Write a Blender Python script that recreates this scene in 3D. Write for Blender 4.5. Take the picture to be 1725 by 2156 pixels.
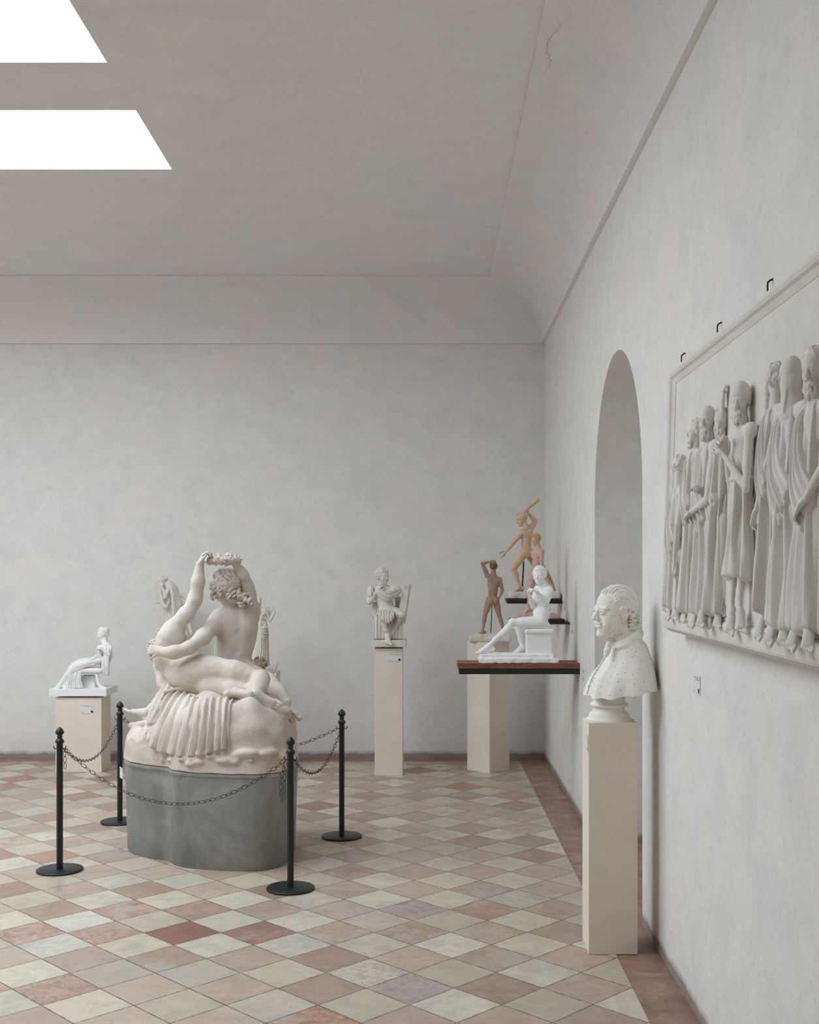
import bpy, bmesh, math, random
import numpy as np
from mathutils import Vector, Matrix

sc = bpy.context.scene
for o in list(bpy.data.objects):
    bpy.data.objects.remove(o)
C = sc.collection

# ---------------------------------------------------------------- camera, world, light, exposure
EYE = 1.65
FOC = 2435.0                 # focal length in pixels of the 1725 px wide frame
PX, PY = 910.0, 1194.0       # principal point
cam_d = bpy.data.cameras.new('camera')
cam = bpy.data.objects.new('camera', cam_d)
C.objects.link(cam)
cam.location = (0, 0, EYE)
cam.rotation_euler = (math.pi / 2, 0, 0)
cam_d.sensor_fit = 'HORIZONTAL'
cam_d.sensor_width = 36
cam_d.lens = FOC / 1725 * 36
cam_d.shift_x = -(PX - 862.5) / 1725
cam_d.shift_y = (PY - 1078.0) / 1725
cam_d.clip_start = 0.05
sc.camera = cam

wd = bpy.data.worlds.new('overcast_sky')
sc.world = wd
wd.use_nodes = True
wd.node_tree.nodes['Background'].inputs[0].default_value = (0.93, 0.98, 1.0, 1)
wd.node_tree.nodes['Background'].inputs[1].default_value = 2.4

sc.view_settings.view_transform = 'Standard'
sc.view_settings.look = 'None'
sc.view_settings.exposure = 0.0
sc.view_settings.gamma = 1.0
sc.view_settings.use_curve_mapping = False
sc.cycles.max_bounces = 7
sc.cycles.diffuse_bounces = 6
sc.cycles.use_denoising = True
sc.cycles.use_adaptive_sampling = True
sc.cycles.adaptive_threshold = 0.04
sc.cycles.caustics_reflective = False
sc.cycles.caustics_refractive = False
sc.cycles.sample_clamp_indirect = 6

WX = 0.972        # right wall
WXL = -6.9        # left wall
WY = 10.0         # back wall
WYF = -4.5        # wall behind the camera
CEIL = EYE + 2.39
SPRING = EYE + 1.93
COVE = 0.457
LEDGE = 0.03
SKY_X = (-6.0, -1.555)
SKY_Y = [(4.61, 5.515), (6.09, 6.995), (3.13, 4.035)]  # last opening, towards the camera, is out of view and added for fill
# daylight through two skylights plus an added unseen third for fill: (x range, skylight, watts)
SKY_E = [((-6.0, -3.6), 1, 72.0), ((-3.6, -1.555), 1, 42.0), ((-6.0, -3.6), 0, 26.0), ((-3.6, -1.555), 0, 18.0), ((-6.0, -1.555), 2, 92.0)]
for (xa, xb), k, en in SKY_E:
    y0, y1 = SKY_Y[k]
    ld = bpy.data.lights.new('skylight_and_fill', 'AREA')
    ld.shape = 'RECTANGLE'
    ld.size = xb - xa
    ld.size_y = y1 - y0
    ld.energy = en
    ld.color = (0.81, 0.91, 1.0)
    lo = bpy.data.objects.new('skylight_and_fill', ld)
    C.objects.link(lo)
    lo.location = ((xa + xb) / 2, (y0 + y1) / 2, CEIL + 0.06)

# ---------------------------------------------------------------- helpers
def V(*a):
    return np.array(a, dtype=np.float64)

def nrm(v):
    v = np.asarray(v, float)
    return v / (np.linalg.norm(v) + 1e-12)

def lerp(a, b, t):
    return a + (b - a) * t

def W(px, py, D):
    """world point seen at photo pixel (px, py) at distance D in front of the camera"""
    return V((px - PX) / FOC * D, D, EYE + (PY - py) / FOC * D)

def zoomer(scale, ox, oy):
    return lambda zx, zy, D: W(ox + zx / scale, oy + zy / scale, D)

def tag(o, label=None, cat=None, group=None, kind=None):
    if label: o['label'] = label
    if cat: o['category'] = cat
    if group: o['group'] = group
    if kind: o['kind'] = kind
    return o

def empty(name, loc):
    o = bpy.data.objects.new(name, None)
    C.objects.link(o)
    o.location = Vector([float(x) for x in loc])
    o.empty_display_size = 0.1
    return o

def link_mesh(name, me, mat, parent=None, smooth=True):
    o = bpy.data.objects.new(name, me)
    C.objects.link(o)
    if mat: me.materials.append(mat)
    if smooth: me.polygons.foreach_set('use_smooth', [True] * len(me.polygons))
    if parent is not None:
        o.parent = parent
        o.matrix_parent_inverse = Matrix.Translation(-parent.location)
    return o

def mesh_pd(name, verts, faces, mat, parent=None, smooth=False):
    me = bpy.data.meshes.new(name)
    me.from_pydata([tuple(map(float, v)) for v in verts], [], faces)
    me.update()
    return link_mesh(name, me, mat, parent, smooth)

def bev_box(name, lo, hi, mat, parent=None, bev=0.004, rotz=0.0, pivot=None):
    bm = bmesh.new()
    bmesh.ops.create_cube(bm, size=1)
    lo = V(*lo); hi = V(*hi)
    for v in bm.verts:
        v.co = Vector([(lo[i] + hi[i]) / 2 + v.co[i] * (hi[i] - lo[i]) for i in range(3)])
    if bev > 0:
        bmesh.ops.bevel(bm, geom=bm.edges[:], offset=bev, segments=2, affect='EDGES', profile=0.6)
    if rotz:
        pv = Vector(pivot) if pivot is not None else Vector((lo + hi) / 2)
        bmesh.ops.rotate(bm, verts=bm.verts[:], cent=pv, matrix=Matrix.Rotation(rotz, 3, 'Z'))
    me = bpy.data.meshes.new(name)
    bm.to_mesh(me); bm.free()
    return link_mesh(name, me, mat, parent, False)

def lathe(name, prof, cx, cy, mat, parent=None, n=40, sq=None):
    """revolve (radius, z) profile; sq: number of sides"""
    n = sq or n
    verts = []; faces = []
    for (r, z) in prof:
        for i in range(n):
            a = 2 * math.pi * (i + 0.5) / n
            verts.append((cx + r * math.cos(a), cy + r * math.sin(a), z))
    for j in range(len(prof) - 1):
        for i in range(n):
            faces.append((j * n + i, j * n + (i + 1) % n, (j + 1) * n + (i + 1) % n, (j + 1) * n + i))
    faces.append(tuple(range(n))[::-1])
    faces.append(tuple((len(prof) - 1) * n + i for i in range(n)))
    o = mesh_pd(name, verts, faces, mat, parent, True)
    return o

def auto_smooth(o, ang=35):
    me = o.data
    bm = bmesh.new(); bm.from_mesh(me)
    for e in bm.edges:
        e.smooth = not (len(e.link_faces) == 2 and e.calc_face_angle(0) > math.radians(ang))
    bm.to_mesh(me); bm.free()

def tube_mesh(pts, r, n=8, closed=False):
    pts = [V(*p) for p in pts]
    N = len(pts)
    verts = []; faces = []
    up0 = None
    for i, p in enumerate(pts):
        if closed:
            t = nrm(pts[(i + 1) % N] - pts[i - 1])
        else:
            t = nrm(pts[min(i + 1, N - 1)] - pts[max(i - 1, 0)])
        if up0 is None:
            up0 = nrm(np.cross(t, V(0.3, 0.2, 1)))
        u = nrm(up0 - t * np.dot(up0, t)); up0 = u
        w = np.cross(t, u)
        rr = r[i] if hasattr(r, '__len__') else r
        for k in range(n):
            a = 2 * math.pi * k / n
            verts.append(p + u * rr * math.cos(a) + w * rr * math.sin(a))
    for i in range(N if closed else N - 1):
        j = (i + 1) % N
        for k in range(n):
            faces.append((i * n + k, i * n + (k + 1) % n, j * n + (k + 1) % n, j * n + k))
    if not closed:
        faces.append(tuple(range(n))[::-1])
        faces.append(tuple((N - 1) * n + k for k in range(n)))
    return verts, faces

# ---------------------------------------------------------------- materials
def nodemat(name, rough=0.85, spec=0.3):
    m = bpy.data.materials.new(name)
    m.use_nodes = True
    nt = m.node_tree
    b = nt.nodes['Principled BSDF']
    b.inputs['Roughness'].default_value = rough
    if 'Specular IOR Level' in b.inputs: b.inputs['Specular IOR Level'].default_value = spec
    return m, nt, b

def nd(nt, t, **kw):
    n = nt.nodes.new(t)
    for k, v in kw.items():
        if k.startswith('i_'):
            n.inputs[k[2:]].default_value = v
        elif k.startswith('n_'):
            n.inputs[int(k[2:])].default_value = v
        else:
            setattr(n, k, v)
    return n

def noise(nt, scale, detail=4, rough=0.55, vec=None, dist=0.0):
    n = nd(nt, 'ShaderNodeTexNoise')
    n.inputs['Scale'].default_value = scale
    n.inputs['Detail'].default_value = detail
    n.inputs['Roughness'].default_value = rough
    n.inputs['Distortion'].default_value = dist
    if vec is not None: nt.links.new(vec, n.inputs['Vector'])
    return n

def ramp(nt, fac, stops):
    r = nd(nt, 'ShaderNodeValToRGB')
    while len(r.color_ramp.elements) < len(stops): r.color_ramp.elements.new(0.5)
    for e, (p, c) in zip(r.color_ramp.elements, stops):
        e.position = p
        e.color = (c[0], c[1], c[2], 1) if hasattr(c, '__len__') else (c, c, c, 1)
    nt.links.new(fac, r.inputs[0])
    return r

def mixc(nt, fac, a, b, mode='MIX'):
    m = nd(nt, 'ShaderNodeMix', data_type='RGBA', blend_type=mode)
    for key, val in ((0, fac), (6, a), (7, b)):
        s = m.inputs[key]
        if hasattr(val, 'is_linked') or hasattr(val, 'links'):
            nt.links.new(val, s)
        else:
            s.default_value = val if key == 0 else ((val[0], val[1], val[2], 1))
    return m.outputs[2]

def coords(nt, scale=(1, 1, 1), kind='Object'):
    tc = nd(nt, 'ShaderNodeTexCoord')
    mp = nd(nt, 'ShaderNodeMapping')
    mp.inputs['Scale'].default_value = scale
    nt.links.new(tc.outputs[kind], mp.inputs[0])
    return mp.outputs[0]

def bump(nt, b, h, strength=0.3, dist=0.01, prev=None):
    n = nd(nt, 'ShaderNodeBump')
    n.inputs['Strength'].default_value = strength
    n.inputs['Distance'].default_value = dist
    nt.links.new(h, n.inputs['Height'])
    if prev is not None: nt.links.new(prev, n.inputs['Normal'])
    nt.links.new(n.outputs[0], b.inputs['Normal'])
    return n.outputs[0]

def srgb(r, g, b):
    f = lambda c: (c / 255 / 12.92) if c / 255 <= 0.04045 else ((c / 255 + 0.055) / 1.055) ** 2.4
    return (f(r), f(g), f(b))

def plaster(name, col, dark=None, bs=0.25, combed=False, rough=0.8, var=0.5, stain=None, rough_amt=0):
    m, nt, b = nodemat(name, rough, 0.25)
    co = coords(nt)
    dark = dark or tuple(c * 0.86 for c in col)
    n1 = noise(nt, 6, 5, 0.6, co)
    r1 = ramp(nt, n1.outputs[0], [(0.38, dark), (0.62, col)])
    c = mixc(nt, var, col, r1.outputs[0])
    if stain:
        n3 = noise(nt, 3.3, 6, 0.65, co, 0.4)
        r3 = ramp(nt, n3.outputs[0], [(0.5, 0), (0.72, 1)])
        c = mixc(nt, r3.outputs[0], c, stain)
    n4 = noise(nt, 90, 2, 0.5, co)
    r4 = ramp(nt, n4.outputs[0], [(0.26, 0.72), (0.33, 1.0)])
    c = mixc(nt, 0.6, c, r4.outputs[0], 'MULTIPLY')
    nt.links.new(c, b.inputs['Base Color'])
    n2 = noise(nt, 140, 3, 0.6, co)
    pv = bump(nt, b, n2.outputs[0], bs, 0.0015)
    if rough_amt:
        n9 = noise(nt, 22, 7, 0.7, co, 0.6)
        pv = bump(nt, b, n9.outputs[0], rough_amt, 0.012, pv)
    if combed:
        cz = coords(nt)
        w = nd(nt, 'ShaderNodeTexWave', wave_type='BANDS', bands_direction='Z')
        w.inputs['Scale'].default_value = 85
        w.inputs['Distortion'].default_value = 5.0
        w.inputs['Detail'].default_value = 1.5
        w.inputs['Detail Scale'].default_value = 0.35
        nt.links.new(cz, w.inputs[0])
        pv2 = bump(nt, b, w.outputs[1], 0.11, 0.0009, pv)
    return m
# ---------------------------------------------------------------- structure materials
def wall_material(name, base, patch, dark, sc1=1.0, bs=0.35, grime=True):
    m, nt, b = nodemat(name, 0.9, 0.15)
    co = coords(nt)
    n1 = noise(nt, 0.9 * sc1, 6, 0.62, co, 0.6)
    r1 = ramp(nt, n1.outputs[0], [(0.36, patch), (0.60, base)])
    n2 = noise(nt, 5.0 * sc1, 8, 0.68, co, 0.5)
    r2 = ramp(nt, n2.outputs[0], [(0.36, dark), (0.58, base)])
    c = mixc(nt, 0.42, r1.outputs[0], r2.outputs[0])
    n5 = noise(nt, 2.2 * sc1, 5, 0.6, co, 0.3)
    r5 = ramp(nt, n5.outputs[0], [(0.52, 0), (0.68, 1)])
    c = mixc(nt, r5.outputs[0], c, tuple(min(1, x * f) for x, f in zip(base, (1.02, 0.965, 0.945))))
    n6 = noise(nt, 38, 7, 0.72, co, 0.8)
    r6 = ramp(nt, n6.outputs[0], [(0.30, 0.70), (0.44, 1.0)])
    c = mixc(nt, 0.5, c, r6.outputs[0], 'MULTIPLY')
    n7 = noise(nt, 14, 7, 0.7, co, 1.4)
    r7 = ramp(nt, n7.outputs[0], [(0.485, 1.0), (0.5, 0.86), (0.515, 1.0)])
    mk = ramp(nt, n1.outputs[0], [(0.42, 0), (0.56, 1)])
    c2 = mixc(nt, 0.55, c, r7.outputs[0], 'MULTIPLY')
    c = mixc(nt, mk.outputs[0], c, c2)
    if grime:
        # dirt worn into the foot of the wall
        sep = nd(nt, 'ShaderNodeSeparateXYZ')
        nt.links.new(coords(nt), sep.inputs[0])
        n8 = noise(nt, 7, 6, 0.7, co)
        ad = nd(nt, 'ShaderNodeMath', operation='MULTIPLY_ADD')
        nt.links.new(n8.outputs[0], ad.inputs[0]); ad.inputs[1].default_value = -0.065
        nt.links.new(sep.outputs[2], ad.inputs[2])
        rg = ramp(nt, ad.outputs[0], [(0.0, (.34, .30, .27)), (0.012, (.66, .62, .58)), (0.035, (1, 1, 1))])
        c = mixc(nt, 0.9, c, rg.outputs[0], 'MULTIPLY')
    nt.links.new(c, b.inputs['Base Color'])
    pv = bump(nt, b, n2.outputs[0], bs, 0.012)
    n3 = noise(nt, 60, 6, 0.75, co, 0.5)
    bump(nt, b, n3.outputs[0], bs, 0.003, pv)
    return m

M = {}
M['wall'] = wall_material('wall_plaster', srgb(233, 231, 227), srgb(224, 223, 222), srgb(216, 214, 209))
M['ceil'] = wall_material('ceiling_plaster', srgb(233, 231, 231), srgb(227, 226, 227), srgb(223, 220, 219), 0.8, 0.15, False)

def make_floor_material():
    m, nt, b = nodemat('marble_tile', 0.36, 0.4)
    at = nd(nt, 'ShaderNodeAttribute', attribute_name='tile_col')
    at2 = nd(nt, 'ShaderNodeAttribute', attribute_name='tile_var')
    co = coords(nt)
    off = nd(nt, 'ShaderNodeVectorMath', operation='MULTIPLY_ADD')
    nt.links.new(at2.outputs['Vector'], off.inputs[0]); off.inputs[1].default_value = (37, 53, 11)
    nt.links.new(co, off.inputs[2])
    n1 = noise(nt, 9, 6, 0.65, off.outputs[0], 0.9)
    r1 = ramp(nt, n1.outputs[0], [(0.3, 0.80), (0.55, 1.02), (0.75, 1.12)])
    c = mixc(nt, 0.8, at.outputs['Color'], r1.outputs[0], 'MULTIPLY')
    # pebbly breccia on some tiles (strength in tile_var.z)
    sp = nd(nt, 'ShaderNodeSeparateXYZ'); nt.links.new(at2.outputs['Vector'], sp.inputs[0])
    n2 = noise(nt, 24, 6, 0.62, off.outputs[0], 1.0)
    r2 = ramp(nt, n2.outputs[0], [(0.40, (0.78, 0.73, 0.70)), (0.5, (1, 1, 1)), (0.62, (1.18, 1.17, 1.12))])
    c3 = mixc(nt, 1.0, c, r2.outputs[0], 'MULTIPLY')
    c = mixc(nt, sp.outputs[2], c, c3)
    # worn grey spots
    n3 = noise(nt, 2.4, 9, 0.72, co, 0.3)
    r3 = ramp(nt, n3.outputs[0], [(0.53, 0), (0.63, 0.8)])
    c = mixc(nt, r3.outputs[0], c, srgb(176, 168, 160))
    n4 = noise(nt, 55, 6, 0.75, co)
    r4 = ramp(nt, n4.outputs[0], [(0.30, 0.66), (0.46, 1.0)])
    c = mixc(nt, 0.75, c, r4.outputs[0], 'MULTIPLY')
    # joints
    uv = nd(nt, 'ShaderNodeUVMap', uv_map='lattice')
    nj = noise(nt, 22, 5, 0.7, co)
    jm = nd(nt, 'ShaderNodeMath', operation='MULTIPLY_ADD')
    nt.links.new(nj.outputs[0], jm.inputs[0]); jm.inputs[1].default_value = 0.034; jm.inputs[2].default_value = -0.007
    s = nd(nt, 'ShaderNodeSeparateXYZ'); nt.links.new(uv.outputs[0], s.inputs[0])
    es = []
    for k in (0, 1):
        pp = nd(nt, 'ShaderNodeMath', operation='PINGPONG'); nt.links.new(s.outputs[k], pp.inputs[0]); pp.inputs[1].default_value = 0.5
        es.append(pp.outputs[0])
    mn = nd(nt, 'ShaderNodeMath', operation='MINIMUM'); nt.links.new(es[0], mn.inputs[0]); nt.links.new(es[1], mn.inputs[1])
    lt = nd(nt, 'ShaderNodeMath', operation='LESS_THAN'); nt.links.new(mn.outputs[0], lt.inputs[0]); nt.links.new(jm.outputs[0], lt.inputs[1])
    c = mixc(nt, lt.outputs[0], c, srgb(104, 88, 78))
    nt.links.new(c, b.inputs['Base Color'])
    rr = ramp(nt, n3.outputs[0], [(0.4, 0.30), (0.66, 0.62)])
    nt.links.new(rr.outputs[0], b.inputs['Roughness'])
    iv = nd(nt, 'ShaderNodeMath', operation='SUBTRACT'); iv.inputs[0].default_value = 1; nt.links.new(lt.outputs[0], iv.inputs[1])
    pv = bump(nt, b, iv.outputs[0], 0.5, 0.002)
    bump(nt, b, n1.outputs[0], 0.12, 0.004, pv)
    return m
M['tile'] = make_floor_material()

def make_border():
    m, nt, b = nodemat('red_marble', 0.4, 0.4)
    co = coords(nt)
    n1 = noise(nt, 7, 7, 0.66, co, 0.8)
    r1 = ramp(nt, n1.outputs[0], [(0.32, srgb(130, 97, 87)), (0.55, srgb(157, 122, 109)), (0.74, srgb(184, 156, 143))])
    n4 = noise(nt, 55, 6, 0.75, co)
    r4 = ramp(nt, n4.outputs[0], [(0.28, 0.72), (0.42, 1.0)])
    c = mixc(nt, 0.6, r1.outputs[0], r4.outputs[0], 'MULTIPLY')
    sp = nd(nt, 'ShaderNodeSeparateXYZ'); nt.links.new(co, sp.inputs[0])
    pp = nd(nt, 'ShaderNodeMath', operation='PINGPONG'); nt.links.new(sp.outputs[1], pp.inputs[0]); pp.inputs[1].default_value = 0.62
    lt = nd(nt, 'ShaderNodeMath', operation='LESS_THAN'); nt.links.new(pp.outputs[0], lt.inputs[0]); lt.inputs[1].default_value = 0.002
    c = mixc(nt, lt.outputs[0], c, srgb(70, 52, 46))
    nt.links.new(c, b.inputs['Base Color'])
    return m
M['border'] = make_border()

# ---------------------------------------------------------------- floor
rng = random.Random(7)
TD, TTH, TX0, TY0 = 0.24492, 0.00507, 0.26232, 4.36045
_a = math.pi / 4 + TTH
E1 = V(math.cos(_a), math.sin(_a)) * TD
E2 = V(-math.sin(_a), math.cos(_a)) * TD
BORD = lambda y: 0.8207 - 0.0077 * y
FB = 9.80

def clip_poly(P, n, d):
    out = []
    for i in range(len(P)):
        a, b = P[i], P[(i + 1) % len(P)]
        da = n[0] * a[0] + n[1] * a[1] - d; db = n[0] * b[0] + n[1] * b[1] - d
        if da <= 0: out.append(a)
        if (da < 0 < db) or (db < 0 < da):
            t = da / (da - db); out.append(a + (b - a) * t)
    return out

WHITES = [(196, 184, 165), (201, 191, 175), (190, 177, 157), (197, 187, 171), (188, 175, 158), (199, 188, 170)]
PINKS = [(180, 156, 140), (184, 161, 145), (172, 146, 130), (189, 168, 151), (178, 156, 143), (168, 140, 124)]
SPECIAL = {}
def tile_at(px, py):
    y = FOC * EYE / (py - PY); x = (px - PX) / FOC * y
    r = V(x - TX0, y - TY0)
    return (math.floor(np.dot(r, E1) / TD ** 2), math.floor(np.dot(r, E2) / TD ** 2))
for px, py, col, mott in [(385, 1962, (146, 106, 94), 0.1), (60, 1962, (178, 148, 132), .8), (225, 1962, (178, 148, 134), .8), (265, 1913, (180, 146, 128), .8),
                          (120, 2078, (178, 148, 132), .8), (565, 1962, (154, 121, 108), .1), (187, 1937, (206, 198, 184), 0), (140, 1988, (200, 192, 178), .1),
                          (665, 1697, (160, 122, 106), 0), (965, 1660, (165, 130, 112), 0), (45, 1640, (165, 128, 112), 0), (95, 1685, (0, 0, 0), 0),
                          (60, 2036, (204, 194, 174), 0), (25, 1932, (202, 192, 170), 0), (640, 2140, (176, 138, 120), .9), (115, 1805, (176, 140, 120), .1),
                          (760, 1720, (170, 136, 122), 0), (1215, 1985, (204, 200, 194), .1), (790, 2070, (192, 182, 168), .6), (850, 2100, (172, 156, 150), .6),
                          (800, 1892, (202, 192, 172), .1), (1030, 1895, (184, 176, 162), .5), (985, 1915, (172, 138, 124), .2), (890, 1912, (170, 152, 146), .5)]:
    if col[0]: SPECIAL[tile_at(px, py)] = (col, mott)
fv = []; ff = []; fcol = []; fvar = []; fuv = []
for i in range(-60, 80):
    for j in range(-60, 80):
        c0 = V(TX0, TY0) + E1 * i + E2 * j
        if c0[0] < WXL - 1 or c0[0] > WX + 1 or c0[1] < WYF - 1 or c0[1] > WY + 1: continue
        P = [c0, c0 + E1, c0 + E1 + E2, c0 + E2]
        P = clip_poly(P, V(1, 0.0077), 0.8207)
        if len(P) > 2: P = clip_poly(P, V(0, 1), FB)
        if len(P) > 2: P = clip_poly(P, V(-1, 0), -(WXL + 0.2))
        if len(P) > 2: P = clip_poly(P, V(0, -1), -(WYF + 0.2))
        if len(P) < 3: continue
        base = len(fv)
        fv += [(p[0], p[1], 0) for p in P]
        ff.append(tuple(range(base, base + len(P))))
        if (i, j) in SPECIAL:
            col, mott = SPECIAL[(i, j)]
        else:
            col = rng.choice(WHITES if (i + j) % 2 else PINKS)
            f = rng.uniform(0.95, 1.04)
            col = tuple(c * f for c in col)
            mott = rng.uniform(0.1, 0.6) if (rng.random() < 0.3 and (i + j) % 2 == 0) else 0.0
        col = srgb(*[min(255, c) for c in col])
        var = (rng.random(), rng.random(), mott)
        for p in P:
            r = p - V(TX0, TY0)
            fuv.append((np.dot(r, E1) / TD ** 2, np.dot(r, E2) / TD ** 2))
            fcol.append((*col, 1)); fvar.append(var)
floor = mesh_pd('floor', fv, ff, M['tile'])
fl = floor.data
ul = fl.uv_layers.new(name='lattice')
ul.data.foreach_set('uv', np.array(fuv, np.float32).ravel())
ca = fl.color_attributes.new('tile_col', 'FLOAT_COLOR', 'CORNER')
ca.data.foreach_set('color', np.array(fcol, np.float32).ravel())
va = fl.attributes.new('tile_var', 'FLOAT_VECTOR', 'CORNER')
va.data.foreach_set('vector', np.array(fvar, np.float32).ravel())
tag(floor, kind='structure')
bd = mesh_pd('trim_1', [(WXL, WYF, -.0015), (WX + .7, WYF, -.0015), (WX + .7, WY, -.0015), (WXL, WY, -.0015)], [(0, 1, 2, 3)], M['border'])
tag(bd, kind='structure')

# ---------------------------------------------------------------- walls, cove, ceiling
Z0 = -0.002
tag(mesh_pd('wall_back', [(WXL, WY, Z0), (WX, WY, Z0), (WX, WY, SPRING), (WXL, WY, SPRING)], [(0, 1, 2, 3)], M['wall']), kind='structure')
tag(mesh_pd('wall_left', [(WXL, WYF, Z0), (WXL, WY, Z0), (WXL, WY, SPRING), (WXL, WYF, SPRING)], [(0, 1, 2, 3)], M['wall']), kind='structure')
tag(mesh_pd('wall_front', [(WXL, WYF, Z0), (WX, WYF, Z0), (WX, WYF, SPRING), (WXL, WYF, SPRING)], [(0, 3, 2, 1)], M['wall']), kind='structure')

AY0, AY1 = 5.344, 6.906          # arch jambs (near, far)
AR = (AY1 - AY0) / 2; AC = (AY0 + AY1) / 2
ASP = EYE + 0.357
DEP = 0.62
vs = []; fs = []
def q(*p):
    b0 = len(vs); vs.extend(p); fs.append(tuple(range(b0, b0 + len(p))))
x0, x1 = WX, WX + DEP
q((x0, WYF, Z0), (x0, WYF, SPRING), (x0, AY0, SPRING), (x0, AY0, Z0))
q((x0, AY1, Z0), (x0, AY1, SPRING), (x0, WY, SPRING), (x0, WY, Z0))
NA = 48
arc = [(AC - AR * math.cos(math.pi * t / NA), ASP + AR * math.sin(math.pi * t / NA)) for t in range(NA + 1)]
path = [(AY0, Z0)] + arc + [(AY1, Z0)]
for (ya, za), (yb, zb) in zip(arc[:-1], arc[1:]):
    q((x0, ya, za), (x0, ya, SPRING), (x0, yb, SPRING), (x0, yb, zb))
for (ya, za), (yb, zb) in zip(path[:-1], path[1:]):
    q((x0, ya, za), (x0, yb, zb), (x1, yb, zb), (x1, ya, za))
q((x1, AY0, Z0), (x1, AY1, Z0), (x1, AY1, SPRING), (x1, AY0, SPRING))
wr = mesh_pd('wall_right', vs, fs, M['wall'])
tag(wr, kind='structure')

rings = [(0.0, SPRING), (LEDGE, SPRING)]
for k in range(17):
    t = math.pi / 2 * k / 16
    rings.append((LEDGE + COVE * (1 - math.cos(t)), SPRING + COVE * math.sin(t)))
ci = LEDGE + COVE
rings += [(ci + 0.004, CEIL + 0.003 - 0.003), (ci + 0.004, CEIL + 0.016)]
vs = []; fs = []
for (ins, z) in rings:
    vs += [(WXL + ins, WYF + ins, z), (WX - ins, WYF + ins, z), (WX - ins, WY - ins, z), (WXL + ins, WY - ins, z)]
for j in range(len(rings) - 1):
    for i in range(4):
        fs.append((j * 4 + i, (j + 1) * 4 + i, (j + 1) * 4 + (i + 1) % 4, j * 4 + (i + 1) % 4))
cv = mesh_pd('trim_2', vs, fs, M['ceil'], smooth=True); auto_smooth(cv, 25)
tag(cv, kind='structure')
skr = lambda y: -1.4605 - 0.0163 * y
xs_l, xs_r = WXL + ci + 0.004, WX - ci - 0.004
ys = [WYF + ci + 0.004] + sorted([v for p in SKY_Y for v in p]) + [WY - ci - 0.004]
vs = []; fs = []
CZ = CEIL + 0.016
for a, b_ in zip(ys[:-1], ys[1:]):
    hole = any(abs(a - p[0]) < 1e-6 for p in SKY_Y)
    cols = [lambda y: xs_l, lambda y: SKY_X[0], skr, lambda y: xs_r]
    for k in range(3):
        if hole and k == 1: continue
        q((cols[k](a), a, CZ), (cols[k](b_), b_, CZ), (cols[k + 1](b_), b_, CZ), (cols[k + 1](a), a, CZ))
    if hole:
        R = [(SKY_X[0], a), (SKY_X[0], b_), (skr(b_), b_), (skr(a), a)]
        for m_ in range(4):
            p, r = R[m_], R[(m_ + 1) % 4]
            q((p[0], p[1], CZ), (r[0], r[1], CZ), (r[0], r[1], CZ + 0.05), (p[0], p[1], CZ + 0.05))
tag(mesh_pd('ceiling', vs, fs, M['ceil']), kind='structure')
gm, nt, b = nodemat('skylight_glass', 0.05, 0.4)
tr = nd(nt, 'ShaderNodeBsdfTransparent'); tr.inputs[0].default_value = (0.96, 0.985, 1, 1)
gl = nd(nt, 'ShaderNodeBsdfGlossy'); gl.inputs['Roughness'].default_value = 0.05
mx = nd(nt, 'ShaderNodeMixShader'); mx.inputs[0].default_value = 0.04
nt.links.new(tr.outputs[0], mx.inputs[1]); nt.links.new(gl.outputs[0], mx.inputs[2])
nt.links.new(mx.outputs[0], nt.nodes['Material Output'].inputs[0])
for n_, (a, b_) in enumerate(sorted(SKY_Y, reverse=True)):  # last pane closes the extra skylight put in for fill light
    w_ = mesh_pd('window_%d' % (n_ + 1), [(SKY_X[0], a, CZ + .03), (skr(a), a, CZ + .03), (skr(b_), b_, CZ + .03), (SKY_X[0], b_, CZ + .03)], [(0, 1, 2, 3)], gm)
    tag(w_, kind='structure')
# hairline crack running along the top of the cove
ck, nt, b = nodemat('crack_dark', 1.0, 0.0); b.inputs['Base Color'].default_value = (*srgb(120, 110, 100), 1)
rq = random.Random(12); pts = []
for i in range(26):
    y = 5.0 + i * .024; t = math.radians(83 - 2 * math.sin(i * .4) + rq.uniform(-1, 1))
    pts.append((WX - LEDGE - COVE * (1 - math.cos(t)), y, SPRING + COVE * math.sin(t) - .0006))
v_, f_ = tube_mesh(pts, [.0002 + .0007 * math.sin(math.pi * (i + .5) / 26) for i in range(26)], 5)
tag(mesh_pd('trim_3', v_, f_, ck), kind='structure')
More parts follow.
